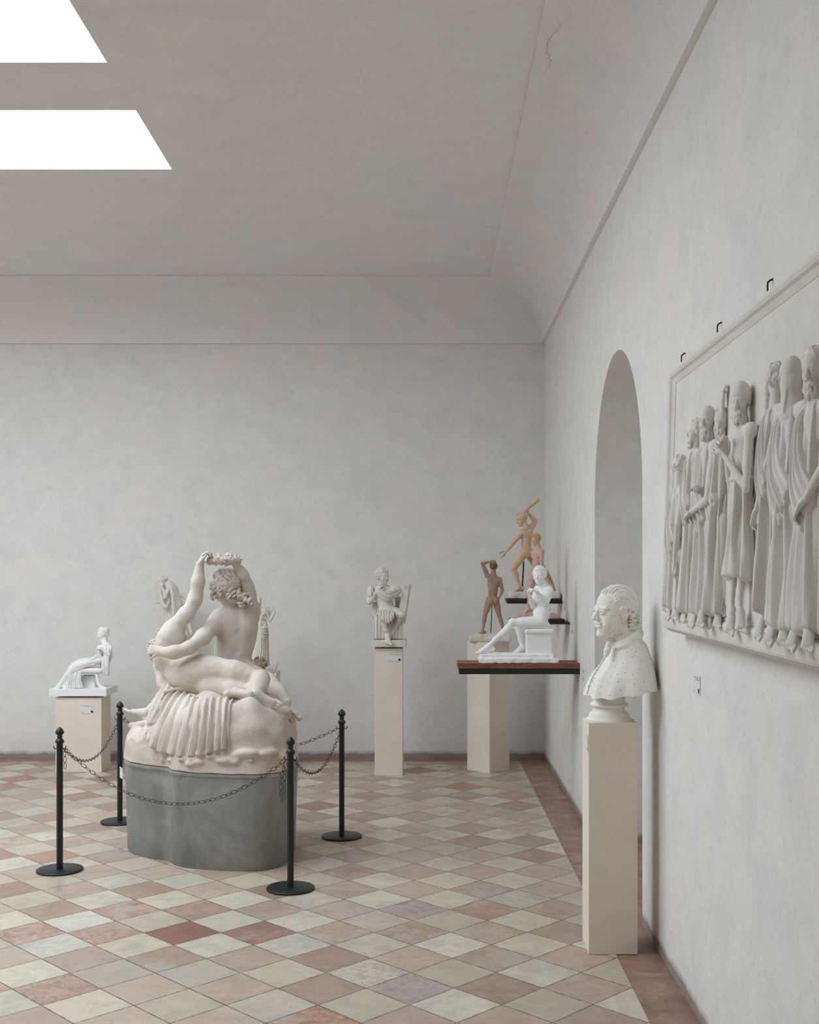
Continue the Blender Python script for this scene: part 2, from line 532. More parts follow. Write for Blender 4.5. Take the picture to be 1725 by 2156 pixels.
# ---------------------------------------------------------------- simple object materials
M['pedestal'] = plaster('pedestal_plaster', srgb(234, 222, 209), srgb(224, 211, 196), 0.12, rough=0.85, var=0.5)
def metal_black():
    m, nt, b = nodemat('black_painted_iron', 0.42, 0.45)
    co = coords(nt)
    n = noise(nt, 60, 3, 0.6, co)
    r = ramp(nt, n.outputs[0], [(0.3, srgb(24, 25, 26)), (0.7, srgb(33, 34, 36))])
    nt.links.new(r.outputs[0], b.inputs['Base Color'])
    bump(nt, b, n.outputs[0], 0.1, 0.001)
    return m
M['iron'] = metal_black()
def chain_metal():
    m, nt, b = nodemat('dark_bronze_wire', 0.5, 0.5)
    b.inputs['Base Color'].default_value = (*srgb(52, 46, 40), 1)
    b.inputs['Metallic'].default_value = 0.4
    return m
M['wire'] = chain_metal()
def concrete():
    m, nt, b = nodemat('grey_concrete', 0.62, 0.3)
    co = coords(nt)
    n1 = noise(nt, 2.6, 7, 0.62, co, 0.8)
    r1 = ramp(nt, n1.outputs[0], [(0.33, srgb(128, 128, 122)), (0.52, srgb(148, 149, 144)), (0.68, srgb(168, 169, 165))])
    n2 = noise(nt, 16, 8, 0.7, coords(nt, (1, 1, 0.25)), 0.4)
    r2 = ramp(nt, n2.outputs[0], [(0.35, 0.86), (0.6, 1.04)])
    c = mixc(nt, 0.8, r1.outputs[0], r2.outputs[0], 'MULTIPLY')
    n3 = noise(nt, 70, 3, 0.6, co)
    r3 = ramp(nt, n3.outputs[0], [(0.25, 0.7), (0.32, 1.0)])
    c = mixc(nt, 0.7, c, r3.outputs[0], 'MULTIPLY')
    nt.links.new(c, b.inputs['Base Color'])
    bump(nt, b, n2.outputs[0], 0.15, 0.004)
    return m
M['concrete'] = concrete()
def plain(name, c, rough=0.7, spec=0.3):
    m, nt, b = nodemat(name, rough, spec)
    b.inputs['Base Color'].default_value = (*srgb(*c), 1)
    return m
M['card'] = plain('white_card', (226, 226, 230), 0.5)
M['ink'] = plain('printed_ink', (128, 130, 138), 0.8)
M['dot'] = plain('black_print', (38, 40, 44), 0.8)
def wood():
    m, nt, b = nodemat('brown_wood', 0.5, 0.35)
    co = coords(nt, (2, 14, 30))
    n1 = noise(nt, 3, 6, 0.6, co, 1.0)
    r1 = ramp(nt, n1.outputs[0], [(0.35, srgb(104, 62, 44)), (0.6, srgb(142, 92, 68))])
    nt.links.new(r1.outputs[0], b.inputs['Base Color'])
    bump(nt, b, n1.outputs[0], 0.1, 0.001)
    return m
M['wood'] = wood()
M['darkwood'] = plain('dark_stained_wood', (62, 42, 40), 0.5)

# ---------------------------------------------------------------- concrete plinth of the main group
PLAN = [(-1.825, 6.90), (-1.80, 6.76), (-1.735, 6.64), (-1.62, 6.545), (-1.50, 6.49), (-1.43, 6.385), (-1.32, 6.31), (-1.12, 6.262),
        (-0.97, 6.245), (-0.87, 6.285), (-0.805, 6.38), (-0.785, 6.55), (-0.785, 6.80), (-0.82, 6.94), (-0.93, 7.04), (-1.15, 7.10), (-1.45, 7.14),
        (-1.66, 7.15), (-1.78, 7.08), (-1.825, 6.99)]
def spline2(P, n=6):
    out = []
    N = len(P)
    for i in range(N):
        p0, p1, p2, p3 = [V(*P[(i + k - 1) % N]) for k in range(4)]
        for s in range(n):
            t = s / n
            out.append(0.5 * ((2 * p1) + (-p0 + p2) * t + (2 * p0 - 5 * p1 + 4 * p2 - p3) * t * t + (-p0 + 3 * p1 - 3 * p2 + p3) * t ** 3))
    return np.array(out)
PLANS = spline2(PLAN)
PC = V(-1.3, 6.75)
GZ = 0.526
prof = [(0.955, 0.0), (0.96, 0.004), (0.99, GZ - 0.05), (0.995, GZ - 0.022), (1.0, GZ - 0.02), (1.004, GZ - 0.012), (0.998, GZ - 0.002), (0.985, GZ)]
vs = []; fs = []; n = len(PLANS)
for s, z in prof:
    for p in PLANS:
        r = PC + (p - PC) * s
        vs.append((r[0], r[1], z))
for j in range(len(prof) - 1):
    for i in range(n):
        fs.append((j * n + i, j * n + (i + 1) % n, (j + 1) * n + (i + 1) % n, (j + 1) * n + i))
fs.append(tuple(range(n))[::-1]); fs.append(tuple((len(prof) - 1) * n + i for i in range(n)))
pl = mesh_pd('concrete_plinth', vs, fs, M['concrete'], smooth=True); auto_smooth(pl, 40)
tag(pl, 'low grey concrete plinth with rounded corners under the big two-figure plaster group', 'plinth')

# ---------------------------------------------------------------- stanchions
def make_stanchion(x, y):
    t = empty('barrier_post', (x, y, 0))
    bz = 0.011
    lathe('base_plate', [(0.120, 0.0), (0.1235, 0.002), (0.1235, bz - 0.002), (0.121, bz)], x, y, M['iron'], t, 64)
    H = 0.692
    sq = lathe('pole', [(0.0172, bz), (0.0172, H)], x, y, M['iron'], t, sq=8); sq.data.polygons.foreach_set('use_smooth', [False] * len(sq.data.polygons))
    f = lathe('finial', [(0.0172, H), (0.0225, H + .003), (0.0245, H + .010), (0.0205, H + .018), (0.014, H + .026), (0.012, H + .033), (0.0165, H + .037),
                         (0.0165, H + .040), (0.011, H + .043), (0.013, H + .046), (0.021, H + .052), (0.0235, H + .059), (0.0215, H + .067), (0.014, H + .079), (0.006, H + .087), (0.001, H + .090)], x, y, M['iron'], t, 16)
    for s in (-1, 1):
        for k in (0, 1):
            pts = []
            for i in range(11):
                a = math.pi * (1.0 + i / 10 * 0.95)
                u = 0.017 + 0.0085 + 0.0085 * math.cos(a); z = 0.668 + 0.012 * math.sin(a) + (i / 10) * 0.012
                d = (s * u, 0) if k == 0 else (0, s * u)
                pts.append((x + d[0], y + d[1], z))
            v, fcs = tube_mesh(pts, 0.0026, 6)
            mesh_pd('hook', v, fcs, M['iron'], t, True)
    return t

def dup_tree(root, loc):
    r = root.copy(); C.objects.link(r); r.location = loc
    for ch in list(root.children):
        c = ch.copy(); C.objects.link(c); c.parent = r; c.matrix_parent_inverse = ch.matrix_parent_inverse.copy()
    return r
POSTS = dict(fr=(-.7255, 5.926), rr=(-.552, 7.07), fl=(-2.025, 6.288), rl=(-2.02, 7.482))
st = make_stanchion(*POSTS['fr'])
tag(st, 'black iron barrier post in front of the plinth\'s right corner', 'barrier post', 'barrier posts around the plinth')
for key, lab in (('rr', 'black iron barrier post standing alone to the right of the big group'), ('fl', 'black iron barrier post nearest the left edge of the photo'),
                 ('rl', 'black iron barrier post beside the left pedestal, its base partly behind the concrete plinth')):
    o = dup_tree(st, (*POSTS[key], 0)); o['label'] = lab

# chain link: flattened oval ring, local x along the chain
def link_mesh_data(L, Wd, r):
    pts = []
    for i in range(20):
        a = 2 * math.pi * i / 20
        pts.append((L / 2 * math.cos(a), Wd / 2 * math.sin(a), 0))
    v, f = tube_mesh(pts, r, 5, True)
    me = bpy.data.meshes.new('link'); me.from_pydata([tuple(p) for p in v], [], f); me.update()
    me.materials.append(M['wire']); me.polygons.foreach_set('use_smooth', [True] * len(me.polygons))
    return me
LM = link_mesh_data(0.036, 0.0185, 0.00155)
PITCH = 0.0325
def make_chain(pts, label, n_hint=None, group='barrier chains', tilt=0.6):
    pts = np.array(pts)
    seg = np.linalg.norm(np.diff(pts, axis=0), axis=1)
    s = np.concatenate([[0], np.cumsum(seg)])
    n = int(round(s[-1] / PITCH))
    t = empty('chain', pts[0])
    for i in range(n):
        u = (i + 0.5) * s[-1] / n
        p = V(*[np.interp(u, s, pts[:, k]) for k in range(3)])
        q_ = V(*[np.interp(min(u + .01, s[-1]), s, pts[:, k]) for k in range(3)]) - V(*[np.interp(max(u - .01, 0), s, pts[:, k]) for k in range(3)])
        tx = nrm(q_)
        ref = V(0, 0, 1) if abs(tx[2]) < 0.9 else V(0, 1, 0)
        a = nrm(np.cross(ref, tx)); b_ = np.cross(tx, a)
        ang = tilt + (math.pi / 2 if i % 2 else 0)
        yv = a * math.cos(ang) + b_ * math.sin(ang); zv = np.cross(tx, yv)
        o = bpy.data.objects.new('link', LM); C.objects.link(o)
        o.parent = t
        mt = Matrix((tuple(tx), tuple(yv), tuple(zv))).transposed().to_4x4()
        o.matrix_local = Matrix.Translation(Vector(p - pts[0])) @ mt
    tag(t, label, 'chain', group)
    return t
def hang(a, b_, sag, n=40):
    a = V(*a); b_ = V(*b_)
    out = []
    for i in range(n + 1):
        u = i / n
        p = lerp(a, b_, u); p[2] -= sag * 4 * u * (1 - u)
        out.append(p)
    return out
HZ = 0.662
def hk(key, dx, dy): return (POSTS[key][0] + dx, POSTS[key][1] + dy, HZ)
make_chain(hang(hk('fl', .027, 0), hk('fr', -.027, 0), 0.262), 'black chain hanging across the front between the two nearest posts')
make_chain(hang(hk('fr', 0.012, .026), hk('rr', -.004, -.027), 0.155), 'black chain hanging on the right side between the two right posts')
make_chain(hang(hk('rl', .027, 0), hk('rr', -.027, 0), 0.19), 'black chain passing behind the plaster group between the rear posts')
make_chain(hang(hk('fl', 0.012, .026), hk('rl', 0, -.027), 0.15), 'black chain hanging on the left side between the two left posts')
fx, fy = POSTS['fr']
make_chain([(fx - .027, fy, .655), (fx - .029, fy - .004, .60), (fx - .031, fy - .004, .50), (fx - .036, fy - .003, .455), (fx - .045, fy, .45), (fx - .05, fy + .004, .475), (fx - .05, fy + .005, .55), (fx - .035, fy + .005, .635)],
           'spare loop of black chain dangling beside the front right post', group='spare chain ends')
fx, fy = POSTS['fl']
make_chain([(fx + .027, fy - .006, .655), (fx + .032, fy - .012, .62), (fx + .033, fy - .012, .555)], 'short spare end of black chain dangling from the front left post', group='spare chain ends')

# ---------------------------------------------------------------- information cards
def card(org, ux, uy, w, h, label, lines=((.06, .12, .8), (.36, .22, .57)), dot=True, group='information cards'):
    """org: lower-left corner, ux/uy unit axes of the card plane"""
    org = V(*org); ux = nrm(ux); uy = nrm(uy); nz = np.cross(ux, uy)
    t = empty('information_card', org)
    def slab(name, a0, b0, a1, b1, z0, z1, mat):
        v = []
        for z in (z0, z1):
            for (a, b_) in ((a0, b0), (a1, b0), (a1, b1), (a0, b1)):
                v.append(org + ux * a * w + uy * b_ * h + nz * z)
        return mesh_pd(name, v, [(3, 2, 1, 0), (4, 5, 6, 7), (0, 1, 5, 4), (1, 2, 6, 5), (2, 3, 7, 6), (3, 0, 4, 7)], mat, t)
    slab('backing', 0, 0, 1, 1, 0.0006, 0.003, M['card'])
    for (a, d, l) in lines:
        # a line of tiny illegible print, broken into word-like dashes
        rr = random.Random(int(a * 1000 + l * 77)); v = []; f = []
        x = a
        while x < a + l:
            ww = min(rr.uniform(.03, .09), a + l - x)
            b0 = len(v)
            for (aa, bb) in ((x, 1 - d - .035), (x + ww, 1 - d - .035), (x + ww, 1 - d), (x, 1 - d)):
                v.append(org + ux * aa * w + uy * bb * h + nz * .0034)
            f.append((b0, b0 + 1, b0 + 2, b0 + 3)); x += ww + .015
        mesh_pd('print_line', v, f, M['ink'], t)
    mesh_pd('print_line', [org + ux * aa * w + uy * bb * h + nz * .0034 for aa, bb in ((.06, .09), (.2, .09), (.2, .13), (.06, .13))], [(0, 1, 2, 3)], M['ink'], t)
    if dot:
        n = 20; v = []
        for i in range(n):
            a = 2 * math.pi * i / n
            v.append(org + ux * (w * .86 + .0085 * w / .09 * math.cos(a)) + uy * (h * .2 + .0085 * w / .09 * math.sin(a)) + nz * .0036)
        mesh_pd('round_mark', v, [tuple(range(n))], M['dot'], t)
    tag(t, label, 'information card', group)
    return t

# ---------------------------------------------------------------- pedestals
def pedestal(lo, hi, label, name='pedestal', rotz=0, pivot=None, bev=0.003):
    o = bev_box(name, lo, hi, M['pedestal'], None, bev, rotz, pivot)
    # thin dark gap line where it meets the floor
    tag(o, label, 'pedestal', 'plaster pedestals')
    return o
pedestal((-3.03, 9.30, 0), (-2.66, 9.57, .600), 'wide low cream pedestal at the far left under the seated woman')
pedestal((-.4535, 9.13, 0), (-.2325, 9.33, 1.008), 'tall narrow cream pedestal in the middle of the back, under the draped seated man')
_p = [V(.46, 9.257), V(.63, 9.43), V(.457, 9.60), V(.287, 9.43)]
vs = [(p[0], p[1], z) for z in (0, 1.046) for p in _p]
o = mesh_pd('pedestal', vs, [(3, 2, 1, 0), (4, 5, 6, 7), (0, 1, 5, 4), (1, 2, 6, 5), (2, 3, 7, 6), (3, 0, 4, 7)], M['pedestal'])
tag(o, 'tall cream pedestal set cornerwise behind the wooden shelf', 'pedestal', 'plaster pedestals')
BX0, BX1, BY0, BY1, BZ = .667, .876, 4.924, 5.13, .987
pedestal((BX0, BY0, 0), (BX1, BY1, BZ), 'nearest cream pedestal carrying the dotted bust beside the arch')
pedestal((-1.36, 9.36, 0), (-1.262, 9.6, .80), 'cream pedestal mostly hidden behind the big group, right of its legs')
pedestal((-2.23, 9.50, 0), (-1.95, 9.75, .80), 'cream pedestal hidden behind the big group under the mourning relief')
# cards
card((-2.825, 9.2995, .475), (1, 0, 0), (0, 0, 1), .104, .068, 'white card on the front of the wide low pedestal')
card((-.346, 9.1295, .905), (1, 0, 0), (0, 0, 1), .103, .068, 'white card on the front of the tall middle pedestal')
card((BX0 - .0003, BY0 + .055, .86), (0, -1, 0), (0, 0, 1), .05, .072, 'white card on the left side of the bust\'s pedestal', lines=((.1, .2, .6), (.1, .3, .5)))
card((WX - .0005, 4.29, 1.185), (0, -1, 0), (0, 0, 1), .105, .07, 'white card on the right wall below the big relief')
card((WX - .0005, 7.50, .92), (0, -1, 0), (0, 0, 1), .10, .075, 'white card on the wall at the end of the wooden shelf')
card((WX - .0005, 8.10, 1.19), (0, -1, 0), (0, 0, 1), .10, .07, 'white card on the wall at the end of the middle black shelf')
card((WX - .0005, 8.53, 1.335), (0, -1, 0), (0, 0, 1), .10, .07, 'white card on the wall at the end of the top black shelf')
card((-1.842, 6.83, .41), nrm((.44, -.9, 0)), (0, 0, 1), .085, .062, 'white card on the left flank of the concrete plinth', dot=False)

# ---------------------------------------------------------------- wall shelves
t = empty('wall_shelf', (WX, 7.73, 1.0))
bev_box('plank', (.168, 7.595, .984), (.545, 7.865, 1.017), M['wood'], t, .0015)
bev_box('plank', (.546, 7.595, .984), (WX, 7.865, 1.017), M['wood'], t, .0015)
bev_box('metal_bracket', (.178, 7.597, .946), (WX, 7.863, .9838), M['iron'], t, .0015)
tag(t, 'long brown wooden wall shelf on a black metal bracket, carrying the white seated man', 'shelf', 'wall shelves')
t = empty('wall_shelf', (WX, 8.2, 1.27))
bev_box('plank', (.557, 8.20, 1.262), (WX - .03, 8.40, 1.281), M['darkwood'], t, .0015)
bev_box('metal_bracket', (.557, 8.144, 1.247), (WX, 8.42, 1.2618), M['iron'], t, .0015)
tag(t, 'thin black wall shelf half hidden behind the white seated man', 'shelf', 'wall shelves')
t = empty('wall_shelf', (WX, 8.7, 1.4))
bev_box('plank', (.557, 8.60, 1.394), (WX - .02, 8.84, 1.413), M['darkwood'], t, .0015)
bev_box('metal_bracket', (.562, 8.605, 1.378), (WX, 8.835, 1.3938), M['iron'], t, .0015)
tag(t, 'topmost thin black wall shelf under the helmeted warrior', 'shelf', 'wall shelves')
# ---------------------------------------------------------------- modelling clay: distance fields polygonised with surface nets
F32 = np.float32
class Clay:
    def __init__(s): s.P = []; s.post = None
    def add(s, fn, lo, hi, k=0.01, op='u'):
        s.P.append((fn, np.array(lo, float), np.array(hi, float), k, op)); return s
    def cap(s, a, b, ra, rb=None, k=0.01, op='u'):
        a = V(*a); b = V(*b); rb = ra if rb is None else rb
        ba = b - a; l2 = float(ba @ ba) + 1e-12
        def fn(X, Y, Z):
            px, py, pz = X - a[0], Y - a[1], Z - a[2]
            t = np.clip((px * ba[0] + py * ba[1] + pz * ba[2]) / l2, 0, 1)
            return np.sqrt((px - t * ba[0]) ** 2 + (py - t * ba[1]) ** 2 + (pz - t * ba[2]) ** 2) - (ra + (rb - ra) * t)
        r = max(ra, rb)
        return s.add(fn, np.minimum(a, b) - r, np.maximum(a, b) + r, k, op)
    def ball(s, c, r, k=0.01, op='u'): return s.cap(c, V(*c) + V(0, 0, 1e-5), r, r, k, op)
    def chain(s, pts, rads, k=0.01, op='u', n=4, smooth=True):
        pts = [V(*p) for p in pts]
        if not hasattr(rads, '__len__'): rads = [rads] * len(pts)
        if smooth and len(pts) > 2:
            P = [2 * pts[0] - pts[1]] + pts + [2 * pts[-1] - pts[-2]]
            R = [rads[0]] + list(rads) + [rads[-1]]
            out = []; ro = []
            for i in range(1, len(P) - 2):
                for q in range(n):
                    t = q / n
                    p0, p1, p2, p3 = P[i - 1:i + 3]
                    out.append(0.5 * ((2 * p1) + (-p0 + p2) * t + (2 * p0 - 5 * p1 + 4 * p2 - p3) * t * t + (-p0 + 3 * p1 - 3 * p2 + p3) * t ** 3))
                    ro.append(R[i] + (R[i + 1] - R[i]) * (t * t * (3 - 2 * t)))
            out.append(pts[-1]); ro.append(rads[-1])
            pts, rads = out, ro
        # chunks of the polyline share one evaluation box
        ch = 6
        for c0 in range(0, len(pts) - 1, ch):
            pp = pts[c0:c0 + ch + 1]; rr = rads[c0:c0 + ch + 1]
            def fn(X, Y, Z, pp=pp, rr=rr):
                best = None
                for a, b, ra, rb in zip(pp[:-1], pp[1:], rr[:-1], rr[1:]):
                    ba = b - a; l2 = float(ba @ ba) + 1e-12
                    px, py, pz = X - a[0], Y - a[1], Z - a[2]
                    t = np.clip((px * ba[0] + py * ba[1] + pz * ba[2]) / l2, 0, 1)
                    d = np.sqrt((px - t * ba[0]) ** 2 + (py - t * ba[1]) ** 2 + (pz - t * ba[2]) ** 2) - (ra + (rb - ra) * t)
                    best = d if best is None else np.minimum(best, d)
                return best
            A = np.array(pp); m = max(rr)
            s.add(fn, A.min(0) - m, A.max(0) + m, k, op)
        return s
    def ell(s, c, r, R=None, k=0.01, op='u'):
        c = V(*c); r = V(*r); R = np.eye(3) if R is None else np.asarray(R)
        ext = np.sqrt(((R * r) ** 2).sum(1))
        def fn(X, Y, Z):
            x, y, z = X - c[0], Y - c[1], Z - c[2]
            a = x * R[0, 0] + y * R[1, 0] + z * R[2, 0]
            b = x * R[0, 1] + y * R[1, 1] + z * R[2, 1]
            d = x * R[0, 2] + y * R[1, 2] + z * R[2, 2]
            k0 = np.sqrt((a / r[0]) ** 2 + (b / r[1]) ** 2 + (d / r[2]) ** 2)
            k1 = np.sqrt((a / r[0] ** 2) ** 2 + (b / r[1] ** 2) ** 2 + (d / r[2] ** 2) ** 2) + 1e-9
            return k0 * (k0 - 1) / k1
        return s.add(fn, c - ext, c + ext, k, op)
    def box(s, c, h, R=None, rd=0.003, k=0.005, op='u'):
        c = V(*c); h = V(*h); R = np.eye(3) if R is None else np.asarray(R)
        ext = (np.abs(R) * h).sum(1)
        def fn(X, Y, Z):
            x, y, z = X - c[0], Y - c[1], Z - c[2]
            q = [np.abs(x * R[0, i] + y * R[1, i] + z * R[2, i]) - (h[i] - rd) for i in range(3)]
            o = np.sqrt(sum(np.maximum(v, 0) ** 2 for v in q))
            return o + np.minimum(np.maximum(np.maximum(q[0], q[1]), q[2]), 0) - rd
        return s.add(fn, c - ext, c + ext, k, op)
    def field(s, h, lo=None, hi=None):
        L = min((p[1] for p in s.P if p[4] == 'u'), key=lambda v: 0) * 0 + np.min([p[1] for p in s.P if p[4] == 'u'], 0) if lo is None else V(*lo)
        U = np.max([p[2] for p in s.P if p[4] == 'u'], 0) if hi is None else V(*hi)
        if lo is None: L = L - 4 * h
        if hi is None: U = U + 4 * h
        n = np.ceil((U - L) / h).astype(int) + 1
        ax = [(L[i] + h * np.arange(n[i])).astype(F32) for i in range(3)]
        Fd = np.full(n, 1.0, F32)
        for fn, lo_, hi_, k, op in s.P:
            m = k + 2.5 * h
            i0 = np.maximum(np.floor((lo_ - m - L) / h).astype(int), 0)
            i1 = np.minimum(np.ceil((hi_ + m - L) / h).astype(int) + 1, n)
            if (i1 <= i0).any(): continue
            sl = tuple(slice(a, b) for a, b in zip(i0, i1))
            X = ax[0][sl[0]][:, None, None]; Y = ax[1][sl[1]][None, :, None]; Z = ax[2][sl[2]][None, None, :]
            d = fn(X, Y, Z)
            a = Fd[sl]
            if op == 'u':
                hh = np.maximum(k - np.abs(a - d), 0)
                Fd[sl] = np.minimum(a, d) - hh * hh * (0.25 / max(k, 1e-6))
            elif op == 's':
                d = -d
                hh = np.maximum(k - np.abs(a - d), 0)
                Fd[sl] = np.maximum(a, d) + hh * hh * (0.25 / max(k, 1e-6))
            elif op == 'd':      # displacement
                Fd[sl] = a + d
            elif op == 'i':
                Fd[sl] = np.maximum(a, d)
        for d_ in range(3):
            for e in (0, -1):
                ix = [slice(None)] * 3; ix[d_] = e
                Fd[tuple(ix)] = np.maximum(Fd[tuple(ix)], h)
        return Fd, L
    def mesh(s, name, mat, h, parent=None, xf=None, lo=None, hi=None):
        Fd, L = s.field(h, lo, hi)
        v, f = surface_nets(Fd, L, h)
        if xf is not None: v = xf(v)
        me = bpy.data.meshes.new(name)
        me.vertices.add(len(v)); me.vertices.foreach_set('co', v.astype(F32).ravel())
        me.loops.add(len(f) * 4); me.polygons.add(len(f))
        me.polygons.foreach_set('loop_start', np.arange(0, len(f) * 4, 4, dtype=np.int32))
        me.loops.foreach_set('vertex_index', f.astype(np.int32).ravel())
        me.update(calc_edges=True)
        return link_mesh(name, me, mat, parent)

def surface_nets(Fd, L, h):
    s = Fd < 0
    nx, ny, nz = Fd.shape
    cnt = np.zeros((nx - 1, ny - 1, nz - 1), np.int8)
    corners = [(a, b, c) for a in (0, 1) for b in (0, 1) for c in (0, 1)]
    for a, b, c in corners:
        cnt += s[a:nx - 1 + a, b:ny - 1 + b, c:nz - 1 + c]
    act = (cnt > 0) & (cnt < 8)
    ijk = np.argwhere(act)
    idx = np.full(act.shape, -1, np.int32)
    idx[act] = np.arange(len(ijk))
    vals = {c: Fd[ijk[:, 0] + c[0], ijk[:, 1] + c[1], ijk[:, 2] + c[2]] for c in corners}
    pos = np.zeros((len(ijk), 3)); num = np.zeros(len(ijk))
    for i, a in enumerate(corners):
        for b in corners[i + 1:]:
            if sum(abs(p - q) for p, q in zip(a, b)) != 1: continue
            va, vb = vals[a], vals[b]
            m = (va < 0) != (vb < 0)
            t = va[m] / (va[m] - vb[m])
            pos[m] += np.array(a) + t[:, None] * (np.array(b) - np.array(a)); num[m] += 1
    v = (ijk + pos / num[:, None]) * h + L
    faces = []
    for ax in range(3):
        b, c = [(1, 2), (2, 0), (0, 1)][ax]
        lo = [slice(None)] * 3; hi = [slice(None)] * 3
        lo[ax] = slice(0, -1); hi[ax] = slice(1, None)
        ch = s[tuple(lo)] != s[tuple(hi)]
        e = np.argwhere(ch)
        e = e[(e[:, b] > 0) & (e[:, c] > 0) & (e[:, b] < Fd.shape[b] - 1) & (e[:, c] < Fd.shape[c] - 1)]
        if not len(e): continue
        def g(db, dc):
            q = e.copy(); q[:, b] -= db; q[:, c] -= dc
            return idx[q[:, 0], q[:, 1], q[:, 2]]
        f = np.stack([g(1, 1), g(0, 1), g(0, 0), g(1, 0)], 1)
        flip = ~s[e[:, 0], e[:, 1], e[:, 2]]
        f[flip] = f[flip][:, ::-1]
        faces.append(f)
    return v, np.concatenate(faces)

# ---------------------------------------------------------------- anatomy (all sizes in head heights)
def frame(f, u):
    f = nrm(f); u = nrm(u - f * np.dot(u, f)); return np.stack([np.cross(f, u), f, u], 1)   # columns: right, front, up

def head(S, H, f, u, hh, neck=None, k=0.02, beard=0, nr=.235):
    R = frame(V(*f), V(*u)); H = V(*H)
    P = lambda x, y, z: H + R @ (V(x, y, z) * hh)
    e = lambda c, r, kk=k, op='u': S.ell(P(*c), V(*r) * hh, R, kk * hh * 4, op)
    if neck is not None:
        S.cap(P(0, -.10, -.22), neck, (nr * .88) * hh, nr * 1.05 * hh, .08 * hh)
    e((0, -.07, .11), (.335, .415, .375))
    e((0, .12, -.10), (.255, .245, .34))
    e((0, .16, -.33), (.175, .18, .13))
    S.ball(P(0, .29, -.435), .07 * hh, .06 * hh)
    for s in (-1, 1):
        e((s * .15, .19, -.12), (.11, .13, .12))
        S.ell(P(s * .135, .40, .005), V(.085, .07, .06) * hh, R, .05 * hh, 's')
        S.ell(P(s * .13, .305, .0), V(.07, .055, .042) * hh, R, .015 * hh)
        S.cap(P(s * .05, .345, .075), P(s * .20, .30, .075), .034 * hh, .03 * hh, .04 * hh)
        S.ell(P(s * .335, -.05, -.03), V(.035, .085, .12) * hh, R, .02 * hh)
        S.ball(P(s * .045, .40, -.135), .034 * hh, .03 * hh)
    S.cap(P(0, .345, .06), P(0, .44, -.115), .028 * hh, .047 * hh, .035 * hh)
    S.cap(P(-.07, .355, -.225), P(.07, .355, -.225), .030 * hh, None, .025 * hh)
    S.cap(P(-.055, .345, -.285), P(.055, .345, -.285), .034 * hh, None, .025 * hh)
    S.cap(P(-.085, .398, -.253), P(.085, .398, -.253), .012 * hh, None, .015 * hh, 's')
    if beard:
        rr = random.Random(5)
        for i in range(int(26 * beard)):
            x = rr.uniform(-.2, .2); z = rr.uniform(-.62, -.32)
            y = .24 + .12 * (1 - abs(x) / .22) - .1 * max(0, -z - .5)
            S.chain([P(x, y, z + .08), P(x + rr.uniform(-.04, .04), y + .04, z), P(x + rr.uniform(-.05, .05), y, z - .07)], [.04 * hh, .045 * hh, .02 * hh], .02 * hh, n=2)
        for s in (-1, 1): S.chain([P(0, .41, -.19), P(s * .08, .39, -.21), P(s * .13, .33, -.3)], [.022 * hh, .026 * hh, .02 * hh], .02 * hh, n=2)
    return P

def hair(S, H, f, u, hh, seed=1, n=70, style='short', front=.2):
    R = frame(V(*f), V(*u)); H = V(*H); rr = random.Random(seed)
    P = lambda x, y, z: H + R @ (V(x, y, z) * hh)
    S.ell(P(0, -.10, .13), V(.365, .43, .39) * hh, R, .01)
    S.ell(P(0, .40, -.12), V(.36, .26, .42) * hh, R, .03 * hh, 's')
    S.ell(P(0, .05, -.45), V(.30, .45, .35) * hh, R, .05 * hh, 's')
    i = 0
    q0 = V(.365, .43, .39)
    while i < n:
        a = rr.uniform(0, 2 * math.pi); z = rr.uniform(-.75, 1)
        r = math.sqrt(1 - z * z); d = V(r * math.cos(a), r * math.sin(a), z)
        if d[1] > .35 and d[2] < .45: continue
        if d[1] > .1 and d[2] < -.15: continue
        i += 1
        flow = V(d[0] * .6 + rr.uniform(-.5, .5), (-.7 if style != 'fwd' else .6) + rr.uniform(-.4, .4), -.8 + rr.uniform(-.4, .3))
        if style == 'curl': flow = V(rr.gauss(0, 1), rr.gauss(0, 1), rr.gauss(0, 1))
        t1 = nrm(flow - d * np.dot(flow, d)); t2 = np.cross(d, t1)
        ln = {'short': .15, 'wave': .30, 'curl': .13, 'fwd': .14}[style] * rr.uniform(.8, 1.3)
        wg = rr.choice((-1, 1)) * ln * .28
        pts = []
        for q in range(5):
            dd = nrm(d + t1 * (q / 4 - .5) * ln * 2.4 + t2 * wg * math.sin(q * 1.7) * 2)
            pts.append(P(*(V(0, -.10, .13) + dd * q0 + dd * (.012 + (.022 if q == 4 else .012 * math.sin(q * 1.2))))))
        rs = .034 if style != 'wave' else .046
        S.chain(pts, [rs * .7 * hh, rs * hh, rs * hh, rs * .8 * hh, rs * .55 * hh], .006 * hh, n=2)
    return P

